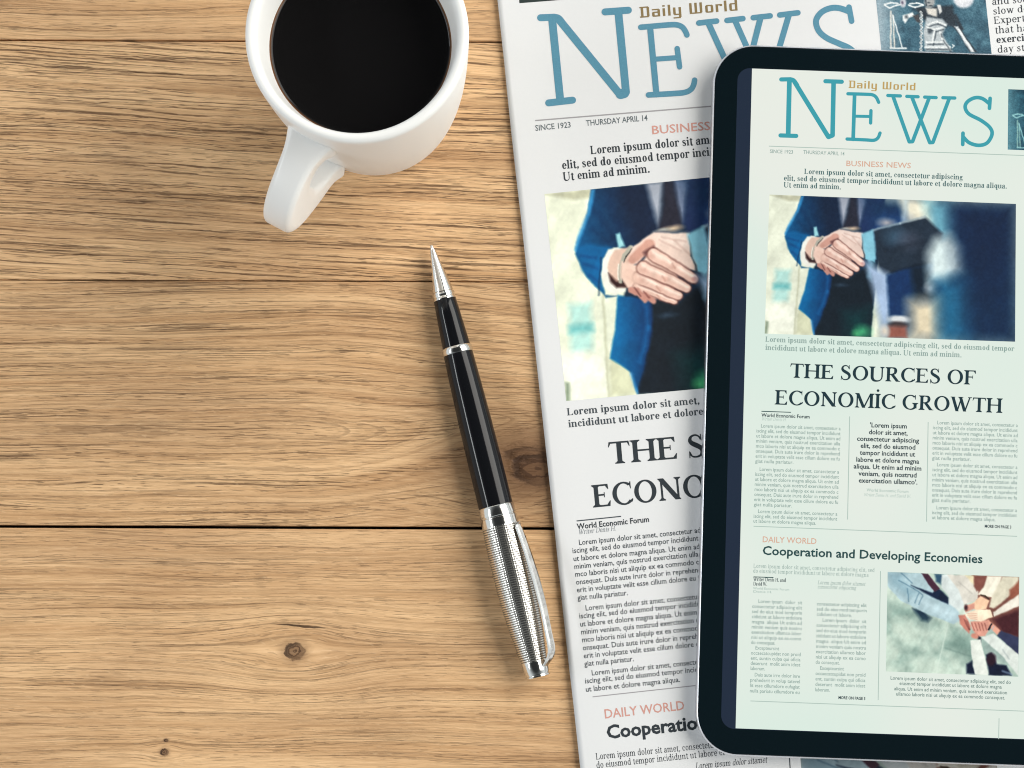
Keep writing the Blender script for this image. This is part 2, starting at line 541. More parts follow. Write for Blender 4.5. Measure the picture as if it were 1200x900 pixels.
class Face:
    def __init__(s, T, t, sl=0.075, st=0.03):
        s.T, s.t, s.sl, s.st = T, t, sl, st
        s.g = {}
        s.build()

    def quad(s, *p): s.cur.append(list(p))
    def rect(s, x0, y0, x1, y1): s.quad((x0, y0), (x1, y0), (x1, y1), (x0, y1))

    def V(s, x, y0, y1, top='b', bot='b', w=None):
        w = w or s.T
        h, sl, st = w / 2, s.sl, s.st
        s.rect(x - h, y0, x + h, y1)
        br = min(0.05, sl * .7)
        for (m, y, d) in ((bot, y0, 1), (top, y1, -1)):
            if m in ('b', 'l', 'r'):
                a = x - h - (sl if m in 'bl' else 0)
                b = x + h + (sl if m in 'br' else 0)
                s.rect(a, min(y, y + d * st), b, max(y, y + d * st))
                if m in 'bl':
                    s.cur.append([(x - h - br, y + d * st), (x - h, y + d * st), (x - h, y + d * (st + br))])
                if m in 'br':
                    s.cur.append([(x + h + br, y + d * st), (x + h, y + d * st), (x + h, y + d * (st + br))])
            elif m == 'f':                                   # flag serif of small letters
                s.cur.append([(x - h - sl, y - .055), (x - h - sl, y - .055 + st), (x + h * .6, y + .012), (x - h, y - .03)])
                s.cur.append([(x - h - sl, y - .055), (x - h, y - .10), (x - h, y - .02)])

    def H(s, x0, x1, y, w=None):
        w = w or s.t
        s.rect(x0, y - w / 2, x1, y + w / 2)

    def Dg(s, x0, y0, x1, y1, w):                            # diagonal with horizontal ends
        L = math.hypot(x1 - x0, y1 - y0)
        h = w / 2 * L / abs(y1 - y0)
        s.quad((x0 - h, y0), (x0 + h, y0), (x1 + h, y1), (x1 - h, y1))

    def C(s, pts, widths=None, n=5, raw=False):
        p = np.array(pts, float) if raw else smooth_curve(pts, n)
        d = np.gradient(p, axis=0)
        d /= np.maximum(1e-9, np.linalg.norm(d, axis=1))[:, None]
        if widths is None:
            w = s.t + (s.T - s.t) * np.abs(d[:, 1]) ** 1.3
        else:
            w = np.interp(np.linspace(0, 1, len(p)), np.linspace(0, 1, len(widths)), widths)
        nr = np.stack([-d[:, 1], d[:, 0]], 1) * (w / 2)[:, None]
        a, b = p + nr, p - nr
        for i in range(len(p) - 1):
            s.quad(tuple(a[i]), tuple(b[i]), tuple(b[i + 1]), tuple(a[i + 1]))

    def O(s, cx, cy, rx, ry, a0=0, a1=360, n=28):
        A_ = np.radians(np.linspace(a0, a1, max(6, int(n * abs(a1 - a0) / 360)) + 1))
        ix, iy = rx - s.T * 1.03, ry - s.t
        for i in range(len(A_) - 1):
            q = []
            for (X, Y, k_) in ((rx, ry, i), (rx, ry, i + 1), (ix, iy, i + 1), (ix, iy, i)):
                q.append((cx + X * math.cos(A_[k_]), cy + Y * math.sin(A_[k_])))
            s.cur.append(q)

    def dot(s, x, y, r):
        s.cur.append([(x + r * math.cos(a), y + r * math.sin(a)) for a in np.linspace(0, 2 * math.pi, 11)[:-1]])

    def G(s, ch, adv):
        s.cur = []
        s.g[ch] = (adv, s.cur)

    def build(s):
        T, t, x, c = s.T, s.t, XH, CAPH
        tri = lambda *p: s.cur.append(list(p))
        # capitals
        s.G('T', .62); s.V(.31, 0, c, None, 'b'); s.H(.03, .59, c - t / 2)
        tri((.03, c), (.03 + t * .7, c), (.075, c - t), (.025, c - .16), (.005, c - .16)); tri((.59, c), (.59 - t * .7, c), (.545, c - t), (.595, c - .16), (.615, c - .16))
        s.G('H', .74); s.V(.14, 0, c); s.V(.60, 0, c); s.H(.14, .60, .355)
        for ch, adv in (('E', .60), ('F', .56)):
            s.G(ch, adv); s.V(.14, 0, c); s.H(.1, .50, c - t / 2)
            tri((.50, c), (.43, c - t), (.505, c - .16), (.525, c - .16), (.515, c))
            s.H(.14, .39, .36); s.rect(.375, .36 - .08, .40, .36 + .08)
            if ch == 'E':
                s.H(.1, .53, t / 2); tri((.53, 0), (.455, t), (.545, .17), (.565, .17), (.545, 0))
        s.G('S', .53)
        s.C([(.41, .53), (.355, .63), (.25, .675), (.14, .63), (.105, .52), (.16, .43), (.27, .36), (.39, .275), (.43, .17), (.375, .05), (.25, .005), (.13, .04), (.07, .16)],
            [t, t * .9, t, t * 1.3, T * .8, T, T * 1.08, T, T * .85, t * 1.3, t, t * .9, t])
        tri((.395, .70), (.425, .70), (.43, .50), (.41, .50)); tri((.05, -.02), (.08, -.02), (.085, .19), (.06, .19))
        s.G('O', .76); s.O(.38, .34, .345, .355)
        s.G('U', .72); s.V(.14, .20, c, 'b', None); s.V(.58, .20, c, 'b', None, t * 1.15)
        s.C([(.14, .23), (.155, .12), (.22, .03), (.35, -.0), (.48, .03), (.56, .12), (.58, .23)], [T, T, T * .85, t * 1.4, t, t, t * 1.1])
        s.G('R', .66); s.V(.14, 0, c)
        s.C([(.10, c - t / 2), (.30, c - t / 2), (.42, .62), (.455, .52), (.42, .40), (.30, .345), (.14, .335)], [t, t, T * .75, T * 1.05, T * .75, t, t])
        s.Dg(.30, .345, .56, 0.0, T * .95); s.rect(.50, 0, .67, s.st)
        for ch, adv in (('C', .68), ('G', .76)):
            s.G(ch, adv); s.O(.39, .34, .355, .355, 48, 318)
            tri((.60, .69), (.625, .69), (.625, .47), (.605, .47), (.57, .60))
            if ch == 'G':
                s.V(.605, .06, .32, 'b', None); s.C([(.40, .003), (.52, .03), (.605, .08)], [t, t, t])
            else:
                s.C([(.60, .085), (.635, .13), (.65, .165)], [t * 1.5, t, t * .6])
        s.G('N', .76); s.V(.13, 0, c, 'l', 'b', t * 1.2); s.V(.63, .0, c, 'b', None, t * 1.2); s.Dg(.11, c, .62, 0, T * 1.08)
        s.G('M', .90); s.V(.13, 0, c, 'l', 'b', t * 1.2); s.V(.76, 0, c, 'r', 'b'); s.Dg(.14, c, .43, 0, T); s.Dg(.43, 0, .73, c, t * 1.2)
        s.G('I', .29); s.V(.145, 0, c)
        s.G('\u0130', .29); s.V(.145, 0, c); s.dot(.145, .83, .065)
        s.G('W', .98); s.Dg(.10, c, .31, 0, T); s.Dg(.31, 0, .50, c, t * 1.2); s.Dg(.44, c, .65, 0, T); s.Dg(.65, 0, .87, c, t * 1.2)
        s.rect(.0, c - s.st, .21, c); s.rect(.34, c - s.st, .57, c); s.rect(.78, c - s.st, .96, c)
        s.G('L', .58); s.V(.14, 0, c); s.H(.1, .51, t / 2); tri((.51, 0), (.44, t), (.525, .18), (.545, .18), (.53, 0))
        s.G('D', .72); s.V(.14, 0, c)
        s.C([(.10, c - t / 2), (.32, c - t / 2), (.52, .60), (.62, .34), (.52, .08), (.32, t / 2), (.10, t / 2)], [t, t, T * .8, T * 1.1, T * .8, t, t])
        # small letters
        def bowl(cx, a0, a1): s.O(cx, x / 2, .20, x / 2 + .012, a0, a1, 24)
        s.G('a', .46); s.C([(.10, .33), (.12, .41), (.20, .45), (.28, .43), (.315, .34), (.315, .09), (.345, .02), (.42, .03)], [t, t, t, T * .8, T, T, T * .7, t * .7])
        s.C([(.31, .27), (.20, .245), (.10, .19), (.075, .10), (.12, .02), (.21, .01), (.31, .09)], [t, t, T * .8, T, T * .8, t, t * .8]); s.dot(.10, .345, T * .48)
        s.G('b', .52); s.V(.11, .01, ASC, 'f', None); bowl(.27, 0, 360)
        s.G('c', .44); bowl(.24, 50, 322); s.dot(.345, .345, T * .5)
        s.G('d', .54); s.V(.40, 0, ASC, 'f', 'r'); bowl(.25, 0, 360)
        s.G('e', .46); bowl(.245, 0, 325); s.H(.08, .43, .245, t * .9)
        s.G('f', .31); s.V(.14, 0, .58, None, 'b'); s.C([(.14, .55), (.16, .65), (.23, .71), (.31, .68)], [T, T * .8, t, t]); s.dot(.305, .655, T * .45); s.H(.03, .28, x - .015, t)
        s.G('g', .49); s.O(.21, .30, .165, .155, 0, 360, 22); s.C([(.13, .18), (.08, .11), (.14, .06), (.32, .04), (.40, -.04), (.34, -.15), (.20, -.19), (.07, -.14), (.07, -.05), (.16, .03)], [t, t, T * .7, T * .8, T * .8, t, t, T * .6, t, t]); s.C([(.33, .40), (.39, .45), (.46, .44)], [t, t, T * .7])
        s.G('h', .56); s.V(.12, 0, ASC, 'f', 'b')
        s.C([(.15, .31), (.21, .41), (.30, .445), (.38, .41), (.41, .31)], [t, t, t * 1.2, T * .9, T]); s.V(.41, 0, .32, None, 'b')
        s.G('i', .28); s.V(.14, 0, x, 'f', 'b'); s.dot(.13, .63, T * .58)
        s.G('j', .26); s.V(.14, -.12, x, 'f', None); s.dot(.13, .63, T * .58)
        s.G('l', .28); s.V(.14, 0, ASC, 'f', 'b')
        s.G('m', .83); s.V(.12, 0, x, 'f', 'b')
        for ox in (0, .275):
            s.C([(.15 + ox, .31), (.20 + ox, .41), (.28 + ox, .445), (.36 + ox, .41), (.395 + ox, .31)], [t, t, t * 1.2, T * .9, T]); s.V(.395 + ox, 0, .32, None, 'b')
        s.G('n', .56); s.V(.12, 0, x, 'f', 'b')
        s.C([(.15, .31), (.21, .41), (.30, .445), (.38, .41), (.41, .31)], [t, t, t * 1.2, T * .9, T]); s.V(.41, 0, .32, None, 'b')
        s.G('o', .50); bowl(.25, 0, 360)
        s.G('p', .53); s.V(.12, -.21, x, 'f', 'b'); bowl(.28, 0, 360)
        s.G('q', .53); s.V(.40, -.21, x, None, 'b'); bowl(.25, 0, 360)
        s.G('r', .41); s.V(.12, 0, x, 'f', 'b'); s.C([(.14, .30), (.19, .40), (.27, .45), (.35, .43)], [t, t, T * .6, T * .7]); s.dot(.345, .395, T * .5)
        s.G('s', .40); s.C([(.31, .35), (.26, .43), (.18, .445), (.10, .40), (.10, .32), (.19, .245), (.29, .18), (.30, .08), (.22, .01), (.13, .01), (.07, .11)], [t, t, t, T * .7, T * .9, T, T * .95, T * .75, t, t, t])
        s.rect(.295, .32, .32, .455); s.rect(.055, -.01, .08, .13)
        s.G('t', .33); s.C([(.15, .57), (.15, .10), (.18, .02), (.25, .005), (.31, .05)], [T * .9, T, T, T * .6, t]); s.H(.03, .28, x - .015, t)
        s.G('u', .56); s.V(.12, .13, x, 'f', None); s.V(.41, 0, x, 'f', 'r'); s.C([(.12, .15), (.14, .05), (.22, .005), (.31, .03), (.40, .13)], [T, T * .9, t * 1.2, t, t])
        s.G('v', .48); s.Dg(.11, x, .25, 0, T); s.Dg(.25, 0, .38, x, t); s.rect(.02, x - s.st, .20, x); s.rect(.31, x - s.st, .46, x)
        s.G('w', .72); s.Dg(.11, x, .24, 0, T); s.Dg(.24, 0, .36, x, t); s.Dg(.35, x, .48, 0, T); s.Dg(.48, 0, .61, x, t); s.rect(.02, x - s.st, .20, x); s.rect(.54, x - s.st, .69, x); s.rect(.28, x - s.st, .43, x)
        s.G('x', .48); s.Dg(.10, x, .38, 0, T); s.Dg(.10, 0, .37, x, t); s.rect(.02, x - s.st, .19, x); s.rect(.29, x - s.st, .46, x); s.rect(.02, 0, .18, s.st); s.rect(.30, 0, .47, s.st)
        s.G('y', .48); s.Dg(.11, x, .25, 0.02, T); s.Dg(.17, -.17, .38, x, t); s.dot(.14, -.165, T * .5); s.rect(.02, x - s.st, .20, x); s.rect(.31, x - s.st, .46, x)
        s.G('.', .24); s.dot(.12, .05, T * .58)
        s.G(',', .24); s.dot(.12, .05, T * .58); tri((.12 + T * .58, .05), (.09, .0), (.04, -.13), (.09, -.13), (.12 + T * .5, -.01))
        s.G(' ', .25)

    def text(s, txt, shear=0.0):
        out, X, i0 = [], 0.0, 0
        for ch in txt:
            adv, polys = s.g.get(ch, s.g[' '])
            for j, pl in enumerate(polys):
                out.append((np.array([(px + X + shear * py, py) for px, py in pl]), j % 7))
            X += adv
        return out, X

    def width(s, txt): return sum(s.g.get(ch, s.g[' '])[0] for ch in txt)


class Techno(Face):
    """the squared tagline lettering"""
    def build(s):
        T, t, x, c = s.T, s.t, .50, .70
        s.sl = s.st = 0
        v = lambda X, y0, y1: s.rect(X - T / 2, y0, X + T / 2, y1)
        h = lambda x0, x1, Y: s.rect(x0 - T / 2, Y - t / 2, x1 + T / 2, Y + t / 2)
        s.G('D', .56); v(.12, 0, c); v(.42, .05, c - .05); h(.06, .38, c - t / 2); h(.06, .38, t / 2)
        s.G('a', .53); v(.40, 0, x - .05); h(.12, .35, x - t / 2); h(.14, .40, .28); h(.14, .40, t / 2); v(.12, .05, .25)
        s.G('i', .27); v(.13, 0, x); v(.13, .6, c)
        s.G('l', .27); v(.13, 0, c)
        s.G('y', .53); v(.12, .05, x); v(.40, -.14, x); h(.16, .40, t / 2); h(.12, .36, -.17)
        s.G('W', .80); v(.12, .0, c); v(.38, 0, c); v(.64, .06, c); h(.12, .60, t / 2)
        s.G('o', .53); v(.12, .05, x - .05); v(.40, .05, x - .05); h(.16, .36, x - t / 2); h(.16, .36, t / 2)
        s.G('r', .42); v(.12, 0, x); h(.12, .32, x - t / 2); v(.33, x - .13, x - .03)
        s.G('d', .53); v(.40, 0, c); v(.12, .05, x - .05); h(.16, .40, x - t / 2); h(.16, .40, t / 2)
        s.G(' ', .30)


BASK = Face(.135, .056, .055, .042)      # heavy text serif
LIGHT = Face(.088, .046, .055, .038)     # light text serif
HEAD = Face(.136, .054, .070, .036)      # headline capitals
TECH = Techno(.125, .085)

# the plain sans is Blender's own built-in lettering, turned to flat outlines
fcu = bpy.data.curves.new('letters', 'FONT')
fob = bpy.data.objects.new('letters', fcu)
sc.collection.objects.link(fob)
fcu.dimensions = '2D'
fcu.resolution_u = 2
_cache = {}


def sans(txt, bold=0.010):
    key = (txt, bold)
    if key not in _cache:
        fcu.body = txt
        fcu.offset = bold
        bpy.context.view_layer.update()
        me = bpy.data.meshes.new_from_object(fob.evaluated_get(bpy.context.evaluated_depsgraph_get()))
        co_ = np.zeros(len(me.vertices) * 3)
        me.vertices.foreach_get('co', co_)
        co_ = co_.reshape(-1, 3)[:, :2]
        _cache[key] = (co_, [tuple(p.vertices) for p in me.polygons])
        bpy.data.meshes.remove(me)
    return _cache[key]


_q = [0]


def nxt():
    _q[0] = (_q[0] + 1) % 17
    return _q[0] * 3e-6


class Print:
    """flat ink shapes; surf maps photograph pixels to the printed surface, lift is the layer's height above it"""
    def __init__(s, surf, lift=0.00004):
        s.surf, s.lift = surf, lift
        s.v, s.f, s.n = [], [], 0

    def put(s, uv, faces, dz=0.0):
        p = s.surf(uv[:, 0], uv[:, 1])
        p = p + np.array([0, 0, s.lift + dz])
        s.v.append(p)
        s.f += [tuple(i + s.n for i in q) for q in faces]
        s.n += len(p)

    def serif(s, face, txt, p0, p1, em, fit=None, shear=0.0, sk=0.0):
        """set txt with its baseline from p0; the part fit (default all) ends at p1; em in pixels"""
        p0, p1 = np.array(p0, float), np.array(p1, float)
        d = p1 - p0
        L = np.linalg.norm(d)
        d = d / L
        w = face.width(fit if fit is not None else txt)
        up = np.array([d[1], -d[0]]) + sk * d
        for pl, j in face.text(txt, shear)[0]:
            uv = p0 + pl[:, :1] * (L / w) * d + pl[:, 1:] * em * up
            s.put(uv, [tuple(range(len(pl)))], j * 2e-6)

    def sans(s, txt, p0, p1, cap, fit=None, bold=0.010, align=None):
        """cap = capital height in pixels"""
        p0, p1 = np.array(p0, float), np.array(p1, float)
        d = p1 - p0
        L = np.linalg.norm(d)
        d = d / L
        co_, fs = sans(txt, bold)
        w = (sans(fit, bold)[0] if fit else co_)[:, 0].max()
        up = np.array([d[1], -d[0]])
        uv = p0 + co_[:, :1] * (L / w) * d + co_[:, 1:] * (cap / 0.66) * up
        s.put(uv, fs)

    def rule(s, p0, p1, w, n=24):
        p0, p1 = np.array(p0, float), np.array(p1, float)
        d = (p1 - p0) / np.linalg.norm(p1 - p0)
        nr = np.array([-d[1], d[0]]) * w / 2
        t = np.linspace(0, 1, n)[:, None]
        m = p0 + (p1 - p0) * t
        s.put(np.vstack([m + nr, m - nr]), [(i, i + 1, n + i + 1, n + i) for i in range(n - 1)])

    def stroke(s, pts, w, curve=True, n=6, dz=0.0):
        """round-ended line of even width"""
        p = smooth_curve(pts, n) if curve and len(pts) > 2 else np.array(pts, float)
        if len(p) == 2:
            p = p[0] + (p[1] - p[0]) * np.linspace(0, 1, 8)[:, None]
        d = np.gradient(p, axis=0)
        d /= np.maximum(1e-9, np.linalg.norm(d, axis=1))[:, None]
        nr = np.stack([-d[:, 1], d[:, 0]], 1) * w / 2
        m = len(p)
        s.put(np.vstack([p + nr, p - nr]), [(i, i + 1, m + i + 1, m + i) for i in range(m - 1)], dz)
        for k_, (e, dr) in enumerate(((p[0], -d[0]), (p[-1], d[-1]))):
            a0 = math.atan2(dr[1], dr[0])
            an = a0 + np.linspace(-math.pi / 2, math.pi / 2, 9)
            s.put(np.stack([e[0] + np.cos(an) * w / 2, e[1] + np.sin(an) * w / 2], 1), [tuple(range(9))], dz + 2e-6)

    def make(s, name, mat, parent, label=None):
        return obj(name, np.vstack(s.v), s.f, mat, parent, label=label)


# ------------------------------------------------------------------ pictures printed on the page and shown on the screen
def homography(quad):
    """3x3 map from the quad's coordinates to the unit square (0,0)(1,0)(1,1)(0,1)"""
    Am, b = [], []
    for (x_, y_), (u, v_) in zip(quad, ((0, 0), (1, 0), (1, 1), (0, 1))):
        Am += [[x_, y_, 1, 0, 0, 0, -u * x_, -u * y_], [0, 0, 0, x_, y_, 1, -v_ * x_, -v_ * y_]]
        b += [u, v_]
    h = np.linalg.solve(np.array(Am, float), np.array(b, float))
    return np.append(h, 1).reshape(3, 3)


def hmap(Hm, pts):
    p = np.c_[np.asarray(pts, float), np.ones(len(pts))] @ Hm.T
    return p[:, :2] / p[:, 2:]


def vnoise(X, Y, seed, octv=3):
    """smooth value noise on arrays"""
    r = np.random.default_rng(seed)
    tot, amp, out = 0, 1, 0
    for o in range(octv):
        gtab = r.random((64, 64))
        xs, ys = X * 2 ** o, Y * 2 ** o
        xi, yi = np.floor(xs).astype(int), np.floor(ys).astype(int)
        fx, fy = xs - xi, ys - yi
        fx, fy = fx * fx * (3 - 2 * fx), fy * fy * (3 - 2 * fy)
        g = lambda a, b: gtab[a % 64, b % 64]
        out = out + amp * ((g(xi, yi) * (1 - fx) + g(xi + 1, yi) * fx) * (1 - fy) + (g(xi, yi + 1) * (1 - fx) + g(xi + 1, yi + 1) * fx) * fy)
        tot += amp
        amp *= .5
    return out / tot


class Canvas:
    """paints shapes at arbitrary sample points of a picture; lengths are in picture heights"""
    def __init__(s, u, v, aspect, base):
        wx, wy = vnoise(u * aspect * 22, v * 22, 77, 3) - .5, vnoise(u * aspect * 22, v * 22, 78, 3) - .5
        s.X, s.Y, s.asp = u * aspect + .010 * wx, v + .010 * wy, aspect
        s.c = np.zeros(u.shape + (3,)) + np.array(base, float)

    def frame(s, quad): s.H = homography(quad); s.k = 1 / abs(quad[3][1] - quad[0][1])

    def pts(s, p): return hmap(s.H, p) * np.array([s.asp, 1])

    def lay(s, m, col, a=1.0):
        m = (m * a)[..., None]
        s.c = s.c * (1 - m) + np.array(col, float) * m

    def cov(s, sd, blur): return np.clip(.5 - sd / max(blur * s.k, 1e-5) / 2, 0, 1) ** 1.0

    def poly(s, p, col, blur=3, a=1.0, col2=None, ax_=None, soft=0):
        p = s.pts(p)
        for _ in range(soft):                                # round the outline
            nx = np.roll(p, -1, 0)
            p = np.stack([p * .8 + nx * .2, p * .2 + nx * .8], 1).reshape(-1, 2)
        sd = np.full(s.X.shape, 1e9)
        ins = np.zeros(s.X.shape, bool)
        for i in range(len(p)):
            (x0, y0), (x1, y1) = p[i], p[(i + 1) % len(p)]
            ex, ey = x1 - x0, y1 - y0
            t = np.clip(((s.X - x0) * ex + (s.Y - y0) * ey) / max(ex * ex + ey * ey, 1e-12), 0, 1)
            sd = np.minimum(sd, np.hypot(s.X - x0 - t * ex, s.Y - y0 - t * ey))
            cr_ = ((y0 > s.Y) != (y1 > s.Y)) & (s.X < ex * (s.Y - y0) / (ey if abs(ey) > 1e-12 else 1e-12) + x0)
            ins ^= cr_
        m = s.cov(np.where(ins, -sd, sd), blur)
        if col2 is not None:
            (a0, b0), (a1, b1) = s.pts(ax_)
            t = np.clip(((s.X - a0) * (a1 - a0) + (s.Y - b0) * (b1 - b0)) / ((a1 - a0) ** 2 + (b1 - b0) ** 2), 0, 1)[..., None]
            col = np.array(col, float) * (1 - t) + np.array(col2, float) * t
            m = (m * a)[..., None]
            s.c = s.c * (1 - m) + col * m
        else:
            s.lay(m, col, a)

    def ell(s, x_, y_, rx, ry, col, blur=3, a=1.0):
        (cx, cy), = s.pts([(x_, y_)])
        r = np.hypot((s.X - cx) / rx, (s.Y - cy) / ry) / s.k
        s.lay(s.cov((r - 1) * min(rx, ry) * s.k, blur), col, a)

    def cap(s, x0, y0, x1, y1, r0, r1, col, blur=3, a=1.0, hi=None):
        (ax0, ay0), (ax1, ay1) = s.pts([(x0, y0), (x1, y1)])
        ex, ey = ax1 - ax0, ay1 - ay0
        t = np.clip(((s.X - ax0) * ex + (s.Y - ay0) * ey) / (ex * ex + ey * ey), 0, 1)
        d = np.hypot(s.X - ax0 - t * ex, s.Y - ay0 - t * ey)
        rr = (r0 + (r1 - r0) * t) * s.k
        s.lay(s.cov(d - rr, blur), col, a)
        if hi is not None:
            off = ((s.X - ax0) * -ey + (s.Y - ay0) * ex) / math.hypot(ex, ey)
            s.lay(np.clip(1 - np.hypot(off + rr * .35, np.maximum(0, d - np.abs(off))) / (rr * .6), 0, 1), hi, .8)

    def line(s, p, w, col, blur=2, a=1.0):
        for (q0, q1) in zip(p[:-1], p[1:]):
            s.cap(*q0, *q1, w / 2, w / 2, col, blur, a)

    def photo(s, seed, con=.12):
        m_ = vnoise(s.X * 14, s.Y * 14, seed, 4) - .5
        f_ = vnoise(s.X * 34 + s.Y * 20, s.Y * 9 - s.X * 6, seed + 1, 3) - .5      # folds of cloth, creases of skin
        s.c = s.c * (1 + .17 * m_ + .09 * f_)[..., None]
        L_ = s.c.mean(-1, keepdims=True)
        s.c = np.clip(s.c + (s.c - 118) * con + (s.c - L_) * -.06, 0, 255)

    def grain(s, seed, sx, amt):
        n_ = vnoise(s.X * sx, s.Y * sx, seed, 2) - .5
        s.c = np.clip(s.c + (n_ * amt)[..., None], 0, 255)


NQ = [(58, 88), (1451, -53), (1534, 739), (140, 868)]          # handshake as measured on the printed page
TQ = [(258, 25), (1170, 60), (1167, 570), (240, 537)]          # and on the screen


def handshake(u, v):
    c = Canvas(u, v, 1.757, (222, 226, 204))
    c.frame(NQ)
    c.poly([(60, 88), (240, 68), (240, 102), (165, 110)], (186, 186, 160), 8)
    c.poly([(150, 505), (232, 495), (242, 680), (160, 690)], (176, 216, 206), 16)
    c.poly([(148, 585), (238, 575), (242, 605), (150, 615)], (118, 190, 188), 14)
    c.poly([(120, 700), (300, 680), (305, 850), (140, 868)], (234, 236, 218), 30)
    c.poly([(138, 800), (150, 800), (152, 866), (140, 868)], (110, 130, 105), 10)
    c.line([(278, 470), (300, 850)], 9, (196, 198, 172), 5)
    c.poly([(300, 690), (400, 760), (420, 840), (305, 852)], (206, 208, 176), 12)
    # torso
    c.poly([(235, 70), (700, 20), (720, 830), (410, 838), (385, 760), (330, 600), (400, 300)], (22, 44, 66), 5, soft=0)
    c.poly([(235, 68), (400, 55), (470, 50), (500, 240), (420, 300), (370, 300), (320, 290), (280, 330), (270, 400), (285, 470), (330, 472), (290, 480), (215, 400), (172, 312), (180, 270), (205, 210), (222, 150)],
           (10, 84, 132), 5, 1, (20, 38, 64), [(190, 260), (400, 200)])
    c.poly([(178, 290), (230, 275), (310, 290), (278, 330), (270, 400), (280, 460), (240, 425), (200, 375)], (4, 100, 156), 9, .9)
    c.poly([(236, 70), (250, 70), (232, 160), (195, 255), (176, 305), (170, 300), (182, 248), (218, 160)], (60, 150, 205), 5, .75)
    for q in ([(250, 150), (320, 250), (380, 275)], [(240, 220), (300, 270)], [(300, 110), (350, 230)]):
        c.line(q, 10, (10, 40, 75), 14, .45)
    for q in ([(195, 320), (250, 330)], [(205, 350), (255, 370)], [(225, 395), (262, 420)]):
        c.line(q, 6, (10, 60, 115), 8, .6)
    c.line([(270, 330), (262, 470)], 5, (8, 40, 70), 4, .7)
    # tail of the jacket
    c.poly([(335, 470), (470, 488), (468, 600), (440, 715), (405, 838), (388, 762), (303, 706), (322, 600)], (0, 108, 164), 5, 1, (12, 52, 96), [(330, 640), (455, 640)])
    c.line([(440, 500), (450, 590), (420, 720)], 12, (30, 130, 195), 10, .4)
    c.line([(385, 765), (410, 838)], 9, (60, 150, 215), 6, .7)
    # waistcoat and trousers
    c.poly([(460, 485), (560, 500), (700, 380), (720, 830), (412, 838), (440, 740), (462, 620), (470, 560)], (20, 32, 42), 7, soft=0)
    c.poly([(560, 700), (690, 660), (690, 825), (590, 830)], (8, 66, 66), 50, .7)
    c.ell(640, 805, 16, 12, (90, 200, 120), 18, .8)
    c.ell(520, 545, 26, 8, (46, 62, 78), 8)
    # shirt, tie
    c.poly([(440, 45), (505, 38), (500, 130), (488, 208), (470, 150)], (160, 166, 178), 14)
    c.poly([(540, 36), (602, 30), (596, 120), (580, 195), (556, 130)], (140, 150, 176), 14)
    c.poly([(508, 38), (545, 35), (580, 218), (488, 226), (506, 130)], (44, 44, 58), 10)
    c.poly([(602, 30), (700, 20), (700, 200), (600, 235), (585, 200)], (34, 52, 96), 12)
    c.ell(545, 217, 26, 8, (216, 190, 158), 8); c.ell(505, 222, 20, 4, (190, 190, 180), 5)
    c.poly([(328, 242), (342, 235), (364, 285), (338, 294)], (150, 206, 212), 5)
    # cuff and wrist of the near arm
    c.poly([(298, 298), (335, 289), (350, 296), (325, 340), (312, 400), (330, 440), (366, 436), (362, 456), (322, 468), (287, 445), (272, 390), (278, 335)], (226, 225, 214), 4)
    c.poly([(322, 300), (390, 286), (400, 400), (380, 440), (340, 440), (306, 405), (297, 365), (305, 325)], (214, 182, 164), 4)
    c.poly([(300, 385), (330, 415), (372, 420), (372, 440), (330, 442), (306, 415)], (58, 34, 34), 6)
    c.line([(384, 290), (360, 318), (345, 360), (344, 418)], 15, (168, 166, 152), 3); c.line([(388, 296), (366, 322), (352, 362), (351, 420)], 4, (40, 40, 42), 2)
    c.line([(336, 350), (336, 410)], 3, (230, 228, 215), 2)
    # hand from the right: back, thumb
    c.poly([(606, 236), (540, 236), (470, 230), (432, 258), (392, 288), (374, 330), (382, 354), (408, 352), (450, 305), (520, 330), (600, 372), (636, 378), (634, 350), (616, 300)], (225, 199, 185), 4)
    c.poly([(470, 236), (600, 240), (612, 300), (560, 290), (490, 262)], (240, 220, 208), 16, .8)
    c.cap(452, 282, 392, 334, 22, 17, (196, 148, 132), 5)
    c.poly([(430, 310), (470, 285), (480, 300), (440, 330)], (92, 60, 62), 7)
    # hand from the left: palm and four fingers
    c.poly([(350, 340), (376, 352), (412, 356), (468, 300), (520, 330), (560, 400), (540, 470), (470, 486), (420, 470), (372, 440), (346, 405)], (226, 197, 181), 5)
    F4 = [((470, 318), (618, 405), 22, 17), ((430, 366), (592, 440), 22, 17), ((412, 402), (560, 470), 20, 15), ((410, 436), (545, 492), 16, 12)]
    for (a, b, r0, r1) in reversed(F4):
        c.cap(*a, *b, r0 + 4, r1 + 4, (112, 68, 62), 5, .95)
        c.cap(*a, *b, r0, r1, (219, 182, 166), 3, 1, (246, 226, 212))
    c.ell(625, 408, 11, 8, (206, 150, 138), 4); c.ell(500, 330, 14, 7, (236, 204, 188), 8, .8)
    for (x_, y_, rx_, ry_) in ((455, 322, 12, 8), (438, 372, 11, 8), (425, 408, 10, 8), (548, 360, 11, 7), (520, 405, 10, 7), (495, 440, 9, 6)):
        c.ell(x_, y_, rx_, ry_, (196, 146, 130), 9, .55)
    for q in ([(500, 250), (590, 268)], [(490, 262), (570, 300)], [(545, 262), (610, 320)], [(380, 372), (420, 398)], [(370, 400), (415, 425)]):
        c.line(q, 3, (186, 146, 132), 6, .6)
    for (a, b, r0, r1) in F4:
        c.line([(a[0] + 70, a[1] + 32), (a[0] + 82, a[1] + 50)], 3, (168, 116, 102), 5, .6)
    c.poly([(352, 350), (400, 370), (420, 440), (380, 432), (350, 400)], (228, 192, 174), 14, .8)
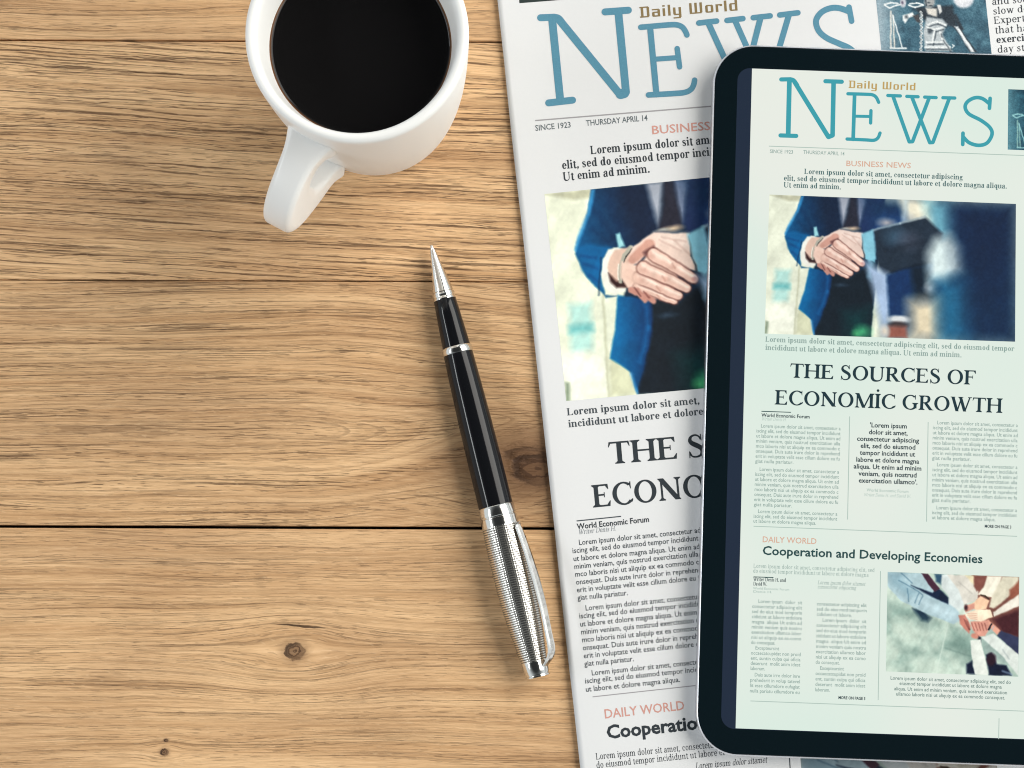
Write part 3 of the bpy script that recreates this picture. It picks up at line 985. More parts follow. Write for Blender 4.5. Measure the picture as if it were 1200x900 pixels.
    for q in ((385, 450, 402, 462, 12), (408, 452, 438, 488, 12), (438, 470, 470, 494, 12)):
        c.cap(q[0], q[1], q[2], q[3], q[4], q[4] - 3, (190, 136, 122), 4)
    c.line([(398, 440), (420, 470)], 4, (110, 66, 62), 4); c.line([(432, 455), (452, 480)], 4, (120, 72, 66), 4)
    c.poly([(612, 234), (672, 204), (690, 240), (690, 392), (636, 380), (618, 310)], (128, 192, 208), 4)
    c.line([(606, 250), (612, 320), (634, 382)], 6, (36, 52, 64), 4)
    c.poly([(656, 380), (690, 390), (690, 500), (660, 480)], (120, 180, 200), 14, .7)
    # right-hand side of the picture
    c.frame(TQ)
    c.poly([(640, 40), (770, 40), (770, 330), (640, 330), (690, 150)], (30, 50, 84), 30, .0)
    c.poly([(600, 30), (1170, 60), (1170, 570), (690, 556), (690, 320), (640, 170)], (22, 52, 86), 40, soft=0)
    c.poly([(745, 40), (860, 45), (870, 180), (760, 130)], (228, 222, 198), 22)
    c.line([(762, 50), (756, 120)], 14, (190, 205, 205), 10)
    c.poly([(830, 44), (930, 48), (930, 200), (870, 190)], (120, 186, 200), 34, .95)
    c.ell(720, 160, 50, 40, (40, 82, 150), 50, .8); c.ell(690, 130, 22, 12, (196, 186, 180), 14, .9)
    c.poly([(640, 158), (740, 132), (832, 108), (900, 170), (860, 276), (680, 320), (660, 290), (650, 240)], (38, 50, 64), 7)
    c.line([(640, 157), (740, 131), (832, 107)], 5, (190, 206, 206), 5, .8)
    c.ell(720, 180, 36, 30, (70, 104, 128), 24, .6); c.ell(772, 196, 40, 34, (84, 88, 104), 20, .5)
    c.line([(690, 230), (830, 200)], 8, (24, 32, 44), 14, .6)
    c.line([(690, 318), (850, 275)], 6, (16, 22, 32), 6, .8)
    c.poly([(598, 170), (640, 155), (650, 262), (625, 274), (604, 230)], (134, 196, 214), 5)
    c.poly([(612, 275), (690, 315), (720, 400), (700, 480), (680, 540), (650, 420)], (164, 186, 214), 16)
    c.poly([(690, 322), (780, 296), (774, 480), (700, 478)], (22, 54, 98), 8)
    c.poly([(778, 296), (840, 280), (870, 400), (800, 420)], (18, 34, 50), 14)
    c.poly([(775, 420), (890, 410), (890, 562), (780, 558)], (222, 208, 176), 36)
    c.poly([(842, 240), (870, 190), (925, 172), (962, 220), (972, 310), (905, 345), (846, 352)], (214, 230, 228), 26)
    c.ell(852, 372, 20, 18, (180, 190, 196), 12, .8)
    c.poly([(880, 350), (990, 330), (1010, 568), (890, 562)], (38, 110, 146), 44)
    c.poly([(1000, 60), (1170, 60), (1170, 570), (1010, 566), (960, 220), (920, 60)], (18, 36, 66), 70, .9, soft=0)
    c.ell(1080, 470, 70, 90, (24, 70, 104), 120, .35)
    pass
    c.ell(735, 486, 36, 14, (216, 220, 220), 5); c.ell(733, 506, 32, 12, (70, 60, 60), 5)
    c.poly([(700, 510), (762, 512), (766, 555), (695, 553)], (150, 92, 78), 8)
    c.ell(684, 528, 14, 18, (216, 206, 190), 10)
    c.ell(602, 530, 18, 14, (90, 210, 140), 22, .9)
    c.photo(21)
    c.grain(5, 70, 12)
    return c.c


HQ = [(65, 65), (1057, 103), (1050, 855), (52, 815)]


def team_hands(u, v):
    c = Canvas(u, v, 1.325, (184, 200, 186))
    c.frame(HQ)
    n_ = vnoise(c.X * 5, c.Y * 5, 3, 4)
    c.lay(np.clip((n_ - .45) * 3, 0, 1), (126, 152, 142), .8)
    c.lay(np.clip((.42 - n_) * 3, 0, 1), (212, 222, 206), .8)
    c.line([(430, 830), (520, 460)], 5, (208, 218, 206), 6, .6); c.line([(500, 640), (690, 700)], 6, (90, 112, 108), 10, .5)
    c.poly([(540, 480), (680, 560), (690, 700), (520, 640)], (110, 138, 128), 40, .6)
    c.poly([(255, 340), (330, 350), (390, 410), (370, 440), (320, 430)], (24, 44, 66), 16)
    c.poly([(280, 380), (400, 420), (360, 480), (290, 450)], (86, 112, 110), 50, .6)
    c.poly([(700, 88), (1057, 103), (1057, 700), (900, 520), (800, 440), (740, 300)], (126, 84, 74), 8)
    c.poly([(860, 420), (1057, 350), (1057, 560), (930, 520)], (78, 40, 44), 16)
    # sleeves
    c.poly([(65, 65), (330, 75), (420, 220), (540, 300), (600, 360), (612, 430), (560, 458), (380, 390), (160, 280), (65, 172)], (168, 190, 194), 6)
    c.poly([(65, 65), (200, 70), (180, 130), (300, 220), (230, 260), (90, 160)], (130, 160, 170), 30, .7)
    c.poly([(300, 270), (580, 370), (600, 430), (400, 360)], (196, 216, 220), 30, .7)
    for q in ([(150, 130), (260, 190), (330, 240)], [(215, 190), (225, 290)], [(300, 230), (270, 300)], [(330, 250), (300, 310)], [(170, 75), (250, 150)]):
        c.line(q, 6, (70, 104, 124), 6, .7)
    c.poly([(240, 165), (400, 222), (450, 190), (528, 262), (520, 308), (400, 256)], (28, 42, 66), 7)
    c.poly([(320, 75), (368, 80), (458, 190), (420, 218), (380, 170)], (78, 46, 62), 5)
    c.poly([(420, 80), (480, 84), (470, 160), (430, 140)], (60, 90, 112), 10)
    c.poly([(475, 84), (560, 86), (640, 260), (640, 330), (600, 360), (525, 306), (528, 255), (470, 180)], (204, 212, 208), 7)
    c.poly([(510, 85), (660, 92), (748, 210), (745, 272), (640, 312), (600, 200)], (206, 202, 190), 6)
    c.line([(600, 140), (700, 230)], 5, (160, 158, 150), 8, .6)
    c.poly([(650, 92), (730, 94), (722, 170), (690, 140)], (214, 202, 168), 8)
    c.poly([(715, 95), (815, 98), (790, 170), (735, 212), (715, 170)], (128, 82, 72), 7)
    c.poly([(815, 97), (925, 100), (880, 262), (800, 250), (742, 236), (790, 180)], (224, 218, 200), 6)
    c.poly([(930, 100), (1052, 103), (1050, 190), (920, 300), (860, 340), (830, 330), (850, 250)], (208, 202, 180), 7)
    c.poly([(985, 200), (1057, 130), (1057, 240), (980, 280)], (148, 92, 74), 10)
    c.poly([(860, 370), (1057, 232), (1057, 322), (865, 402)], (222, 216, 202), 6)
    # hands
    c.poly([(716, 292), (765, 250), (832, 282), (806, 345), (745, 352), (650, 330)], (228, 192, 160), 5)
    c.line([(768, 240), (800, 248), (826, 268)], 12, (72, 56, 40), 4)
    c.poly([(640, 322), (720, 300), (720, 340), (650, 372)], (206, 150, 132), 6); c.ell(655, 335, 14, 22, (66, 40, 46), 8)
    c.poly([(600, 395), (650, 386), (692, 470), (680, 530), (640, 490), (610, 450)], (192, 128, 112), 6)
    c.poly([(690, 440), (830, 425), (850, 470), (800, 548), (750, 552), (700, 500)], (208, 152, 134), 6)
    for i in range(5):
        c.line([(700 + i * 24, 452), (716 + i * 24, 505)], 6, (136, 78, 72), 5, .8)
    for i in range(3):
        c.line([(640 + i * 14, 420 + i * 10), (676 + i * 4, 500)], 5, (110, 62, 60), 5, .7)
    c.poly([(742, 348), (842, 350), (858, 402), (770, 438), (690, 424), (650, 388), (684, 366)], (238, 214, 188), 5)
    for i in range(4):
        c.line([(660 + i * 10, 376 + i * 14), (740, 380 + i * 14)], 4, (176, 130, 112), 4, .7)
    c.line([(842, 350), (862, 402)], 7, (110, 80, 70), 4, .8)
    c.poly([(820, 430), (880, 470), (915, 510), (890, 540), (840, 490)], (216, 160, 138), 6)
    c.line([(850, 460), (826, 500)], 12, (30, 30, 40), 4); c.line([(868, 474), (844, 512)], 6, (170, 170, 172), 4)
    c.poly([(890, 545), (922, 508), (1057, 560), (1057, 700)], (62, 66, 92), 7)
    c.poly([(780, 575), (850, 600), (1000, 760), (930, 750), (800, 680)], (150, 168, 160), 20)
    c.poly([(775, 560), (862, 528), (1052, 690), (1050, 850), (930, 700)], (206, 212, 204), 6)
    c.line([(930, 650), (980, 720)], 6, (150, 160, 160), 8, .7)
    c.poly([(740, 540), (770, 560), (770, 650), (755, 640)], (40, 44, 56), 6)
    c.ell(722, 548, 28, 22, (196, 136, 118), 6)
    c.poly([(660, 760), (700, 735), (730, 835), (660, 832)], (26, 34, 58), 10)
    c.poly([(690, 582), (766, 574), (800, 720), (822, 845), (722, 838), (696, 690)], (214, 218, 208), 5)
    c.poly([(805, 690), (850, 675), (888, 760), (960, 770), (1000, 848), (830, 845)], (26, 32, 56), 8); c.ell(845, 725, 36, 48, (54, 30, 44), 10)
    c.line([(930, 812), (1000, 838)], 12, (130, 150, 168), 8, .8)
    c.photo(31, .24)
    c.grain(9, 50, 12)
    return c.c


def statue(u, v):
    """u, v in the 1200 x 900 enlargement of the printed corner"""
    c = Canvas(u, v, 1.0, (54, 92, 110))
    c.frame([(0, 0), (900, 0), (900, 900), (0, 900)])
    n_ = vnoise(c.X * 16, c.Y * 16, 12, 4)
    c.lay(np.clip((n_ - .45) * 3, 0, 1), (84, 126, 142), .7); c.lay(np.clip((.45 - n_) * 3, 0, 1), (34, 62, 78), .7)
    c.poly([(0, -300), (110, -300), (150, 120), (140, 500), (0, 500)], (176, 190, 198), 110, .9)
    c.ell(730, -6, 76, 70, (206, 208, 214), 10); c.ell(715, -30, 60, 50, (228, 228, 230), 30)
    W, K = (226, 230, 230), (34, 46, 56)
    c.poly([(340, 60), (640, 40), (680, 220), (560, 190), (440, 180), (390, 120)], K, 12)          # shoulders
    c.poly([(640, 120), (670, 110), (730, 230), (700, 240)], K, 8)
    c.poly([(640, 200), (690, 200), (760, 310), (835, 405), (775, 410), (720, 310)], K, 6)
    c.poly([(655, 205), (684, 208), (750, 310), (815, 405), (785, 408), (725, 315)], (198, 204, 208), 6)
    c.line([(690, 230), (800, 400)], 9, (240, 242, 240), 6)
    c.ell(462, 16, 42, 46, (158, 160, 160), 10); c.line([(430, -10), (436, 40)], 9, K, 6); c.ell(470, 44, 14, 5, K, 5); c.ell(455, 20, 8, 5, K, 5)
    c.poly([(430, 60), (520, 70), (520, 130), (450, 110)], (208, 204, 196), 8)
    c.poly([(520, 40), (550, 40), (560, 90), (540, 110)], (210, 210, 208), 6)
    c.poly([(440, 130), (560, 150), (600, 190), (560, 270), (640, 400), (430, 400), (410, 250)], (176, 184, 188), 10)
    for i, q in enumerate([[(450, 190), (520, 170), (590, 200)], [(440, 210), (500, 230), (560, 215)], [(500, 240), (480, 340)], [(540, 250), (570, 320)], [(440, 330), (560, 330)], [(430, 370), (620, 370)], [(560, 300), (620, 390)]]):
        c.line(q, 13, W, 6, .95)
        c.line([(a + 10, b + 17) for a, b in q], 8, K, 6, .8)
    c.ell(465, 245, 18, 22, K, 8, .8); c.line([(640, 350), (655, 360), (640, 375)], 8, W, 4)
    c.poly([(250, 120), (330, 95), (345, 120), (300, 140), (270, 185), (255, 160)], W, 6); c.ell(282, 132, 14, 16, K, 8, .7)
    c.poly([(330, 120), (380, 110), (395, 180), (360, 170)], (60, 60, 64), 8)
    # balance beam, cords and chain
    for q in ([(110, 40), (150, 62), (200, 45), (250, 30)], [(110, 35), (160, 22), (215, 28)], [(300, 40), (350, 58), (410, 40)], [(310, 30), (360, 24), (410, 36)]):
        c.line(q, 11, W, 4)
    c.ell(255, 22, 24, 36, (186, 188, 196), 6); c.ell(250, 20, 9, 12, (100, 90, 110), 5)
    c.line([(160, 90), (158, 375)], 13, (206, 206, 200), 4); c.line([(178, 120), (188, 375)], 10, (216, 214, 206), 4); c.line([(175, 120), (250, 370)], 9, W, 4)
    c.line([(155, 375), (280, 378)], 12, W, 5)
    for i in range(14):
        c.ell(395 + (i % 2) * 4, 96 + i * 24, 11, 11, W, 4); c.ell(395, 96 + i * 24, 4, 4, K, 4)
    c.grain(4, 130, 46)
    return c.c


def picture(name, quad, painter, surf, nu, nv, mat, parent, lift, u0=0.0, u1=1.0, v0=0.0, v1=1.0, remap=None, label=None):
    U, V_ = np.meshgrid(np.linspace(u0, u1, nu), np.linspace(v0, v1, nv))
    Hi = np.linalg.inv(homography(quad))
    px = hmap(Hi, np.c_[U.ravel(), V_.ravel()])
    p = surf(px[:, 0], px[:, 1]) + np.array([0, 0, lift])
    col = painter(U, V_) if remap is None else painter(*remap(px[:, 0].reshape(U.shape), px[:, 1].reshape(U.shape)))
    idx = np.arange(nu * nv).reshape(nv, nu)
    fs = np.stack([idx[:-1, :-1], idx[1:, :-1], idx[1:, 1:], idx[:-1, 1:]], -1).reshape(-1, 4)
    o = obj(name, p, fs, mat, parent, label=label)
    at = o.data.color_attributes.new('print', 'FLOAT_COLOR', 'POINT')
    c = np.clip(col.reshape(-1, 3), 0, 255) / 255
    lin = np.where(c <= .04045, c / 12.92, ((c + .055) / 1.055) ** 2.4)
    at.data.foreach_set('color', np.c_[lin, np.ones(len(lin))].ravel().astype(np.float32))
    return o


# ------------------------------------------------------------------ newspaper
EL0, EL1 = np.array([583.0, 0.0]), np.array([680.0, 900.0])            # left edge as photographed
e0, e1 = P(*EL0, 0.002)[:2], P(*EL1, 0.002)[:2]
edir = (e0 - e1) / np.linalg.norm(e0 - e1)                              # up the page
enor = np.array([edir[1], -edir[0]])                                    # into the page


def z_top(x_, y_):
    e = ((x_ - e1[0]) * enor[0] + (y_ - e1[1]) * enor[1]) * 1000
    s_ = ((x_ - e1[0]) * edir[0] + (y_ - e1[1]) * edir[1]) * 1000
    zz = 1.15 + 0.75 * np.exp(-(np.maximum(e, 0) / 13.0) ** 2) * (0.8 + 0.25 * np.sin(s_ / 47.0))
    zz = zz + 0.10 * np.sin(e / 21.0 + s_ / 60.0) * np.clip(e / 15, 0, 1) * np.clip((60 - e) / 15, 0, 1)
    return zz / 1000


def paper(px, py):
    z_ = np.full(np.shape(px), 0.0015)
    for _ in range(4):
        p = P(px, py, z_)
        z_ = z_top(p[..., 0], p[..., 1])
    return P(px, py, z_)


pap = NT('newsprint')
x, y, z = pap.xyz()
pn = pap.noise(pap.mul(x, .9), pap.mul(y, .9), 0.0, 4.0, .7)
pl_ = pap.noise(pap.mul(x, .018), pap.mul(y, .018), 2.0, 2.0)
pap.p('Base Color', pap.mix(pap.mul(pn, .6), pap.mix(pl_, (0.725, 0.735, 0.74), (0.755, 0.755, 0.75)), (0.68, 0.69, 0.70)))
pap.p('Roughness', 0.62); pap.p('Specular IOR Level', 0.25)
pap.bump(pn, 0.15, 0.00008)

news = thing('newspaper', 'printed newspaper with a blue masthead lying under the tablet on the table', 'newspaper', (float(P(760, 450)[0]), float(P(760, 450)[1]), 0))


def sheet(dz, inset, jit, curl):
    """one folded sheet: a thin solid that follows the page's gentle curl"""
    ee = np.r_[np.linspace(inset, 40, 22), np.linspace(46, 245, 20)] / 1000
    ss = np.linspace(-45, 325, 64) / 1000
    E, Sg = np.meshgrid(ee, ss)
    wob = jit * np.sin(Sg * 37 + dz * 4000) / 1000 * (E < 0.02)
    X = e1[0] + enor[0] * (E + wob) + edir[0] * Sg
    Y = e1[1] + enor[1] * (E + wob) + edir[1] * Sg
    Z = z_top(X, Y)
    Z = (0.00115 + (Z - 0.00115) * curl) - dz
    top = np.stack([X, Y, Z], -1).reshape(-1, 3)
    bot = top - np.array([0, 0, 0.00010])
    n_, m = E.shape
    f = grid_faces(n_, m)
    N = len(top)
    fs = [tuple(reversed(q)) for q in f] + [tuple(i + N for i in q) for q in f]
    fs = f + [tuple(i + N for i in reversed(q)) for q in f]
    rim = [i for i in range(m)] + [i * m + m - 1 for i in range(1, n_)] + [(n_ - 1) * m + i for i in range(m - 2, -1, -1)] + [i * m for i in range(n_ - 2, 0, -1)]
    for a, b in zip(rim, rim[1:] + rim[:1]):
        fs.append((a, a + N, b + N, b))
    return obj('page_sheet', np.vstack([top, bot]), fs, pap.m, news, True)


sheet(0.0, 0.0, 0.0, 1.0)
sheet(0.00035, 0.5, 0.25, 0.85)
sheet(0.00070, 0.2, 0.35, 0.55)
sheet(0.00098, 0.9, 0.3, 0.12)

K_ = ink('black_ink', (38, 46, 52))
K2 = ink('soft_black_ink', (58, 66, 72))
GR = ink('grey_ink', (150, 148, 150))
BL = ink('blue_ink', (80, 134, 156))
BR = ink('brown_ink', (128, 108, 70))
SA = ink('salmon_ink', (200, 146, 134))

pr = Print(paper)
W1 = 9.2
for pts, w, cv in [
    ([(633.5, 20.8), (649, 20.2)], 8.2, False), ([(649, 20.6), (654.5, 22.2), (660, 29)], W1, True), ([(656, 24), (687, 62), (726.8, 111)], W1, False), ([(733.6, 108), (724.9, 17)], W1, False), ([(727.2, 110.4), (731.6, 109.2)], W1 + 2.4, False),
    ([(647, 22), (656.6, 118)], W1, False), ([(643, 120.6), (671, 117.4)], 8.2, False), ([(709, 14), (736.4, 12)], 8.2, False),
    ([(751, 32), (782, 29.3), (793, 29.2), (799.5, 31.8), (803.2, 36.8), (805, 41)], 6.6, True), ([(762, 33.3), (769.3, 110.7)], 7.2, False),
    ([(760, 111.3), (790, 109.6), (803, 108.2), (810, 104.5), (813, 99), (814, 94)], 6.6, True), ([(766, 69.5), (793, 67.6)], 6.0, False), ([(793.6, 57), (796.4, 78.4)], 6.4, False),
    ([(819, 27), (839.8, 24.7)], 6.6, False), ([(830, 26.7), (866, 105)], 7.0, False), ([(870, 104), (891.3, 21)], 7.0, False),
    ([(852, 24), (870.6, 21.8)], 6.6, False), ([(861.3, 24), (896, 102)], 7.0, False), ([(900, 101), (924.6, 17.3)], 7.0, False),
    ([(882.7, 20.8), (902.5, 18.6)], 6.6, False), ([(913.8, 17.6), (935, 15)], 6.6, False),
    ([(994.9, 8.4), (998, 24.8)], 6.6, False),
    ([(994, 13), (983.5, 9.6), (973.3, 9.6), (962.7, 14.5), (956.4, 24), (959, 35.3), (968, 44), (983, 51), (996, 57), (1005, 67), (1008, 80), (1000, 94), (984, 99), (968, 95), (961, 86)], 7.0, True),
]:
    pr.stroke(pts, w, cv, dz=nxt())
pr.make('masthead', BL, news)
pr = Print(paper); pr.serif(TECH, 'Daily World', (750.2, 20.9), (866, 12.2), 18.2); pr.make('masthead_tagline', BR, news)
for a, b, w, m in (((627, 141.3), (838, 124.2), 1.5, GR), ((694.5, 816.6), (822, 802.6), 1.1, GR), ((675.7, 610.5), (727.8, 605.1), 1.3, K2), ((925, 886), (930, 960), 1.2, K2)):
    pr = Print(paper); pr.rule(a, b, w); pr.make('printed_rule', m, news)
pr = Print(paper); pr.sans('SINCE 1923', (627.4, 153.4), (669, 149.2), 6.3); pr.sans('THURSDAY APRIL 14', (687, 147.6), (759, 141.2), 6.3); pr.make('dateline', ink('dateline_ink', (84, 94, 98)), news)
pr = Print(paper); pr.sans('BUSINESS NEWS', (763.4, 157.4), (832.5, 152.2), 9.4, fit='BUSINESS'); pr.make('section_heading', SA, news)
pr = Print(paper); pr.sans('DAILY WORLD', (708.3, 842), (802.2, 831.6), 10.2); pr.make('section_heading', SA, news)
pr = Print(paper)
pr.serif(BASK, 'Lorem ipsum dolor sit amet, consectetur', (692, 180.8), (812.5, 170), 14.4, 'Lorem ipsum dolor sit')
pr.serif(BASK, 'elit, sed do eiusmod tempor incididunt', (658.6, 198.2), (808.5, 184.6), 14.4, 'elit, sed do eiusmod tempor')
pr.serif(BASK, 'Ut enim ad minim.', (660, 211.8), (762, 202), 14.4)
pr.make('lead_text', K_, news)
pr = Print(paper)
pr.serif(BASK, 'Lorem ipsum dolor sit amet, consectetur', (664.6, 486.9), (820.4, 473), 12.4, 'Lorem ipsum dolor sit amet,')
pr.serif(BASK, 'incididunt ut labore et dolore magna', (666.2, 500.9), (824.4, 485.8), 12.4, 'incididunt ut labore et dolore')
pr.make('picture_caption', K2, news)
pr = Print(paper)
pr.serif(HEAD, 'THE SOURCES', (714.0, 544.2), (795.4, 537.3), 38.2, 'THE')
pr.serif(HEAD, 'ECONOM', (695.0, 594.9), (800.5, 584.5), 38.6, 'ECON')
pr.make('headline', K_, news)
pr = Print(paper); pr.sans('World Economic Forum', (676.5, 620.2), (760.8, 611.5), 6.2, bold=.022); pr.make('byline', K_, news)
pr = Print(paper); pr.serif(LIGHT, 'Writer Denis H.', (677.7, 626.4), (722, 621.6), 8.2, shear=.28); pr.make('author_line', ink('pale_grey_ink', (120, 126, 132)), news)

LP = ['Lorem ipsum dolor sit amet, consectetur adip', 'iscing elit, sed do eiusmod tempor incididunt', 'ut labore et dolore magna aliqua. Ut enim ad', 'minim veniam, quis nostrud exercitation ulla',
      'mco laboris nisi ut aliquip ex ea commodo c', 'onsequat. Duis aute irure dolor in reprehend', 'erit in voluptate velit esse cillum dolore eu fu', 'giat nulla pariatur.']
pr = Print(paper)
for i, (a, b, ft) in enumerate([((678.3, 638.8), (811.8, 625), 'Lorem ipsum dolor sit amet, consectetur'), ((670.8, 648.4), (818.7, 633.3), LP[1]), ((672, 657.8), (810, 644.2), LP[2][:-3]),
                                ((673, 667), (804.8, 653.4), LP[3][:-5]), ((674, 676), (813.3, 661.8), LP[4][:-2]), ((675, 685.2), (785.7, 674), LP[5][:-10]), ((676, 694.3), (815.3, 680.2), LP[6][:-3]), ((677, 703.4), (735.8, 697.4), LP[7])]):
    pr.sans(LP[i], a, b, 6.0, ft)
for i, (a, b, ft) in enumerate([((686, 715.6), (779.2, 706), 'Lorem ipsum dolor sit amet,'), ((678.8, 724.9), (793, 713.1), 'iscing elit, sed do eiusmod tempor'), ((679.7, 734.4), (799.2, 722.1), 'ut labore et dolore magna aliqua. Ut'),
                                ((681, 743.6), (813, 730), LP[3][:-5]), ((682, 752.8), (786.6, 742), 'mco laboris nisi ut aliquip ex ea'), ((683, 762.2), (793.8, 750.8), LP[5][:-10]), ((684, 771.5), (813, 758), 'erit in voluptate velit esse cillum dolore'), ((685, 780.8), (742.8, 774.8), LP[7])]):
    pr.sans(LP[i], a, b, 6.0, ft)
for i, (a, b, ft) in enumerate([((693.2, 791.6), (786.4, 781.8), 'Lorem ipsum dolor sit amet,'), ((685.6, 801), (800.6, 789), 'iscing elit, sed do eiusmod tempor'), ((686.4, 810.8), (797, 799), 'ut labore et dolore magna aliqua.')]):
    pr.sans(LP[i] if i < 2 else ft, a, b, 6.0, ft)
pr.make('body_text', K2, news)
pr = Print(paper); pr.sans('Cooperation and', (711.4, 865.6), (804.8, 855.6), 14.6, 'Cooperati', bold=.03); pr.make('headline', K_, news)
pr = Print(paper)
pr.serif(LIGHT, 'Lorem ipsum dolor sit amet, consectetur', (698.4, 890.2), (797.6, 880), 11.0, 'Lorem ipsum dolor sit amet,')
pr.serif(LIGHT, 'do eiusmod tempor incididunt ut labore et', (699, 900.2), (816.5, 888), 11.0, 'do eiusmod tempor incididunt ut')
pr.make('lead_text', K_, news)
pr = Print(paper)
pr.serif(LIGHT, 'Lorem ipsum dolor sitamet', (815, 901), (899, 893.4), 10.5, shear=.28)
pr.make('pull_quote', K_, news)
pr = Print(paper)
for tx, a in (('and social life', (1162.6, 5.8)), ('slow down with', (1163.8, 17)), ('Experts claim', (1164.6, 28)), ('that half an hour of', (1166, 39.4)), ('exercise lowers', (1167.4, 50.6)), ('day stress', (1168.8, 62))):
    w = LIGHT.width(tx) * 13.2
    pr.serif(BASK if tx[0] == 'e' else LIGHT, tx, a, (a[0] + w, a[1] - w * .080), 12.2)
pr.make('side_column_text', K_, news)

VP = vcol_mat('printed_picture', False)
picture('printed_photograph', [(638.0, 227.4), (1071.5, 183.5), (1097.3, 429.9), (663.6, 470.0)], handshake, paper, 230, 270, VP, news, 0.00003, 0, .475, label='colour print of two men in suits shaking hands')
picture('printed_photograph', [(938, 888.5), (1166, 870), (1180, 1040), (952, 1060)], lambda u, v: team_hands(u, v + .06) * np.array([.66, .66, .68]), paper, 170, 60, VP, news, 0.00003, 0, 1, 0, .4, label='colour print of a pile of joined hands')
SQ = [(1025.5, -10.5), (1152.8, -20.5), (1163, 72), (1035.2, 82)]
picture('printed_photograph', SQ, statue, paper, 190, 150, VP, news, 0.00003, label='blue toned print of a statue holding a balance',
        remap=lambda X, Y: ((X - 1020) * 6.667 / 900, Y * 6.667 / 900))
dk = ink('dark_picture_ink', (34, 48, 46))
pr = Print(paper, 0.00003); pr.rule((608.2, -2.2), (700, -9.4), 12, 12); pr.make('printed_banner', dk, news)

# ------------------------------------------------------------------ tablet
alu = NT('brushed_aluminium')
alu.p('Base Color', (0.72, 0.73, 0.77)); alu.p('Metallic', 1.0); alu.p('Roughness', 0.32)
gls = NT('black_glass')
gls.p('Base Color', (0.0035, 0.0085, 0.0115)); gls.p('Roughness', 0.06); gls.p('Specular IOR Level', 0.30)
ZB = 0.00145                      # underside, on the paper
ZT = ZB + 0.0061                  # glass


def glass(px, py): return P(px, py, np.full(np.shape(px), ZT))


t_tl, t_bl = P(838.6, 53, ZT)[:2], P(816.8, 882, ZT)[:2]
tang = R(-2.12)
tr, tu = np.array([math.cos(tang), math.sin(tang)]), np.array([-math.sin(tang), math.cos(tang)])
# corner where the glass's left and top edges meet, and its height
HT_ = float(np.dot(t_tl - t_bl, tu))
o0 = t_bl
WT = HT_ * 0.721
print('tablet glass mm', WT * 1000, HT_ * 1000)
tablet = thing('tablet', 'black bezelled tablet showing a newspaper page lying on the printed newspaper', 'tablet', (float(o0[0] + (tr * WT / 2 + tu * HT_ / 2)[0]), float(o0[1] + (tr * WT / 2 + tu * HT_ / 2)[1]), ZB))


def rounded(w0, h0, w1, h1, r, n=14):
    """rounded rectangle in the tablet's own axes, metres from the glass's lower left corner"""
    out = []
    for (cx, cy, a0) in ((w1 - r, h1 - r, 0), (w0 + r, h1 - r, 90), (w0 + r, h0 + r, 180), (w1 - r, h0 + r, 270)):
        for i in range(n + 1):
            a = R(a0 + 90 * i / n)
            out.append((cx + r * math.cos(a), cy + r * math.sin(a)))
    return np.array(out)


def t3(uv, z_): return np.c_[o0[0] + uv[:, :1] * tr[0] + uv[:, 1:] * tu[0], o0[1] + uv[:, :1] * tr[1] + uv[:, 1:] * tu[1], np.full(len(uv), z_)]


RC_ = 0.0138
rings = []
for (g, z_) in ((-0.0006, ZB + .0006), (0.0003, ZB + .0001), (0.0012, ZB)):
    rings.insert(0, (g, z_))
prof_h = [(-0.0015, ZB), (0.0002, ZB), (0.0004, ZB + .0004), (0.00065, ZB + .0012), (0.00065, ZT - .0006), (0.00060, ZT - .00048), (0.00016, ZT - .00004), (0.00010, ZT - .00002), (0.00005, ZT - .0003)]
v, n_ = [], None
for (g, z_) in prof_h:
    c_ = rounded(-g, -g, WT + g, HT_ + g, RC_ + g)
    n_ = len(c_)
    v.append(t3(c_, z_))
v = np.vstack(v)
fs = grid_faces(len(prof_h), n_, True) + [tuple(range(n_ - 1, -1, -1)), tuple(len(v) - n_ + i for i in range(n_))]
o = obj('housing', v, fs, alu.m, tablet, True)
md = o.modifiers.new('edges', 'EDGE_SPLIT'); md.split_angle = R(40)

c_a, c_b = rounded(0, 0, WT, HT_, RC_), rounded(.0003, .0003, WT - .0003, HT_ - .0003, RC_ - .0003)
v = np.vstack([t3(c_a, ZT - .00025), t3(c_a, ZT - .00010), t3(c_b, ZT)])
fs = grid_faces(3, n_, True) + [tuple(2 * n_ + i for i in range(n_))]
o = obj('glass', v, fs, gls.m, tablet, False)


def edge_pt(px, py): p = glass(px, py)[:2] - o0; return float(p @ tr), float(p @ tu)


a0_, b0_ = edge_pt(845.2, 845), edge_pt(863.8, 100)
sl_ = (a0_[0] + b0_[0]) / 2
sb, stp = edge_pt(880, 854.8)[1], edge_pt(881, 80)[1]
scr = lit('display_margin', (26, 40, 62), 0.8)
c_ = rounded(sl_, sb, WT - sl_, stp, .0045)
screen = obj('screen', t3(c_, ZT + .00003), [tuple(range(len(c_)))], scr, tablet)
pg = NT('display_page')
x, y, z = pg.xyz()
pg.p('Base Color', (0.012, 0.014, 0.014)); pg.p('Roughness', 0.12)
pgn = pg.noise(pg.mul(x, .011), pg.mul(y, .011), 4.0, 1.0)
pg.p('Emission Color', pg.mix(pg.step(pgn, .3, .7), s2l((217, 234, 223)), s2l((231, 235, 226))))
pg.p('Emission Strength', 1.0)
lpx = (edge_pt(881, 82)[0] + edge_pt(862.3, 853)[0]) / 2
c_ = np.array([(lpx, sb + .0002), (WT - lpx, sb + .0002), (WT - lpx, stp - .0001), (lpx, stp - .0001)])
obj('displayed_page', t3(c_, ZT + .00006), [(0, 1, 2, 3)], pg.m, screen)

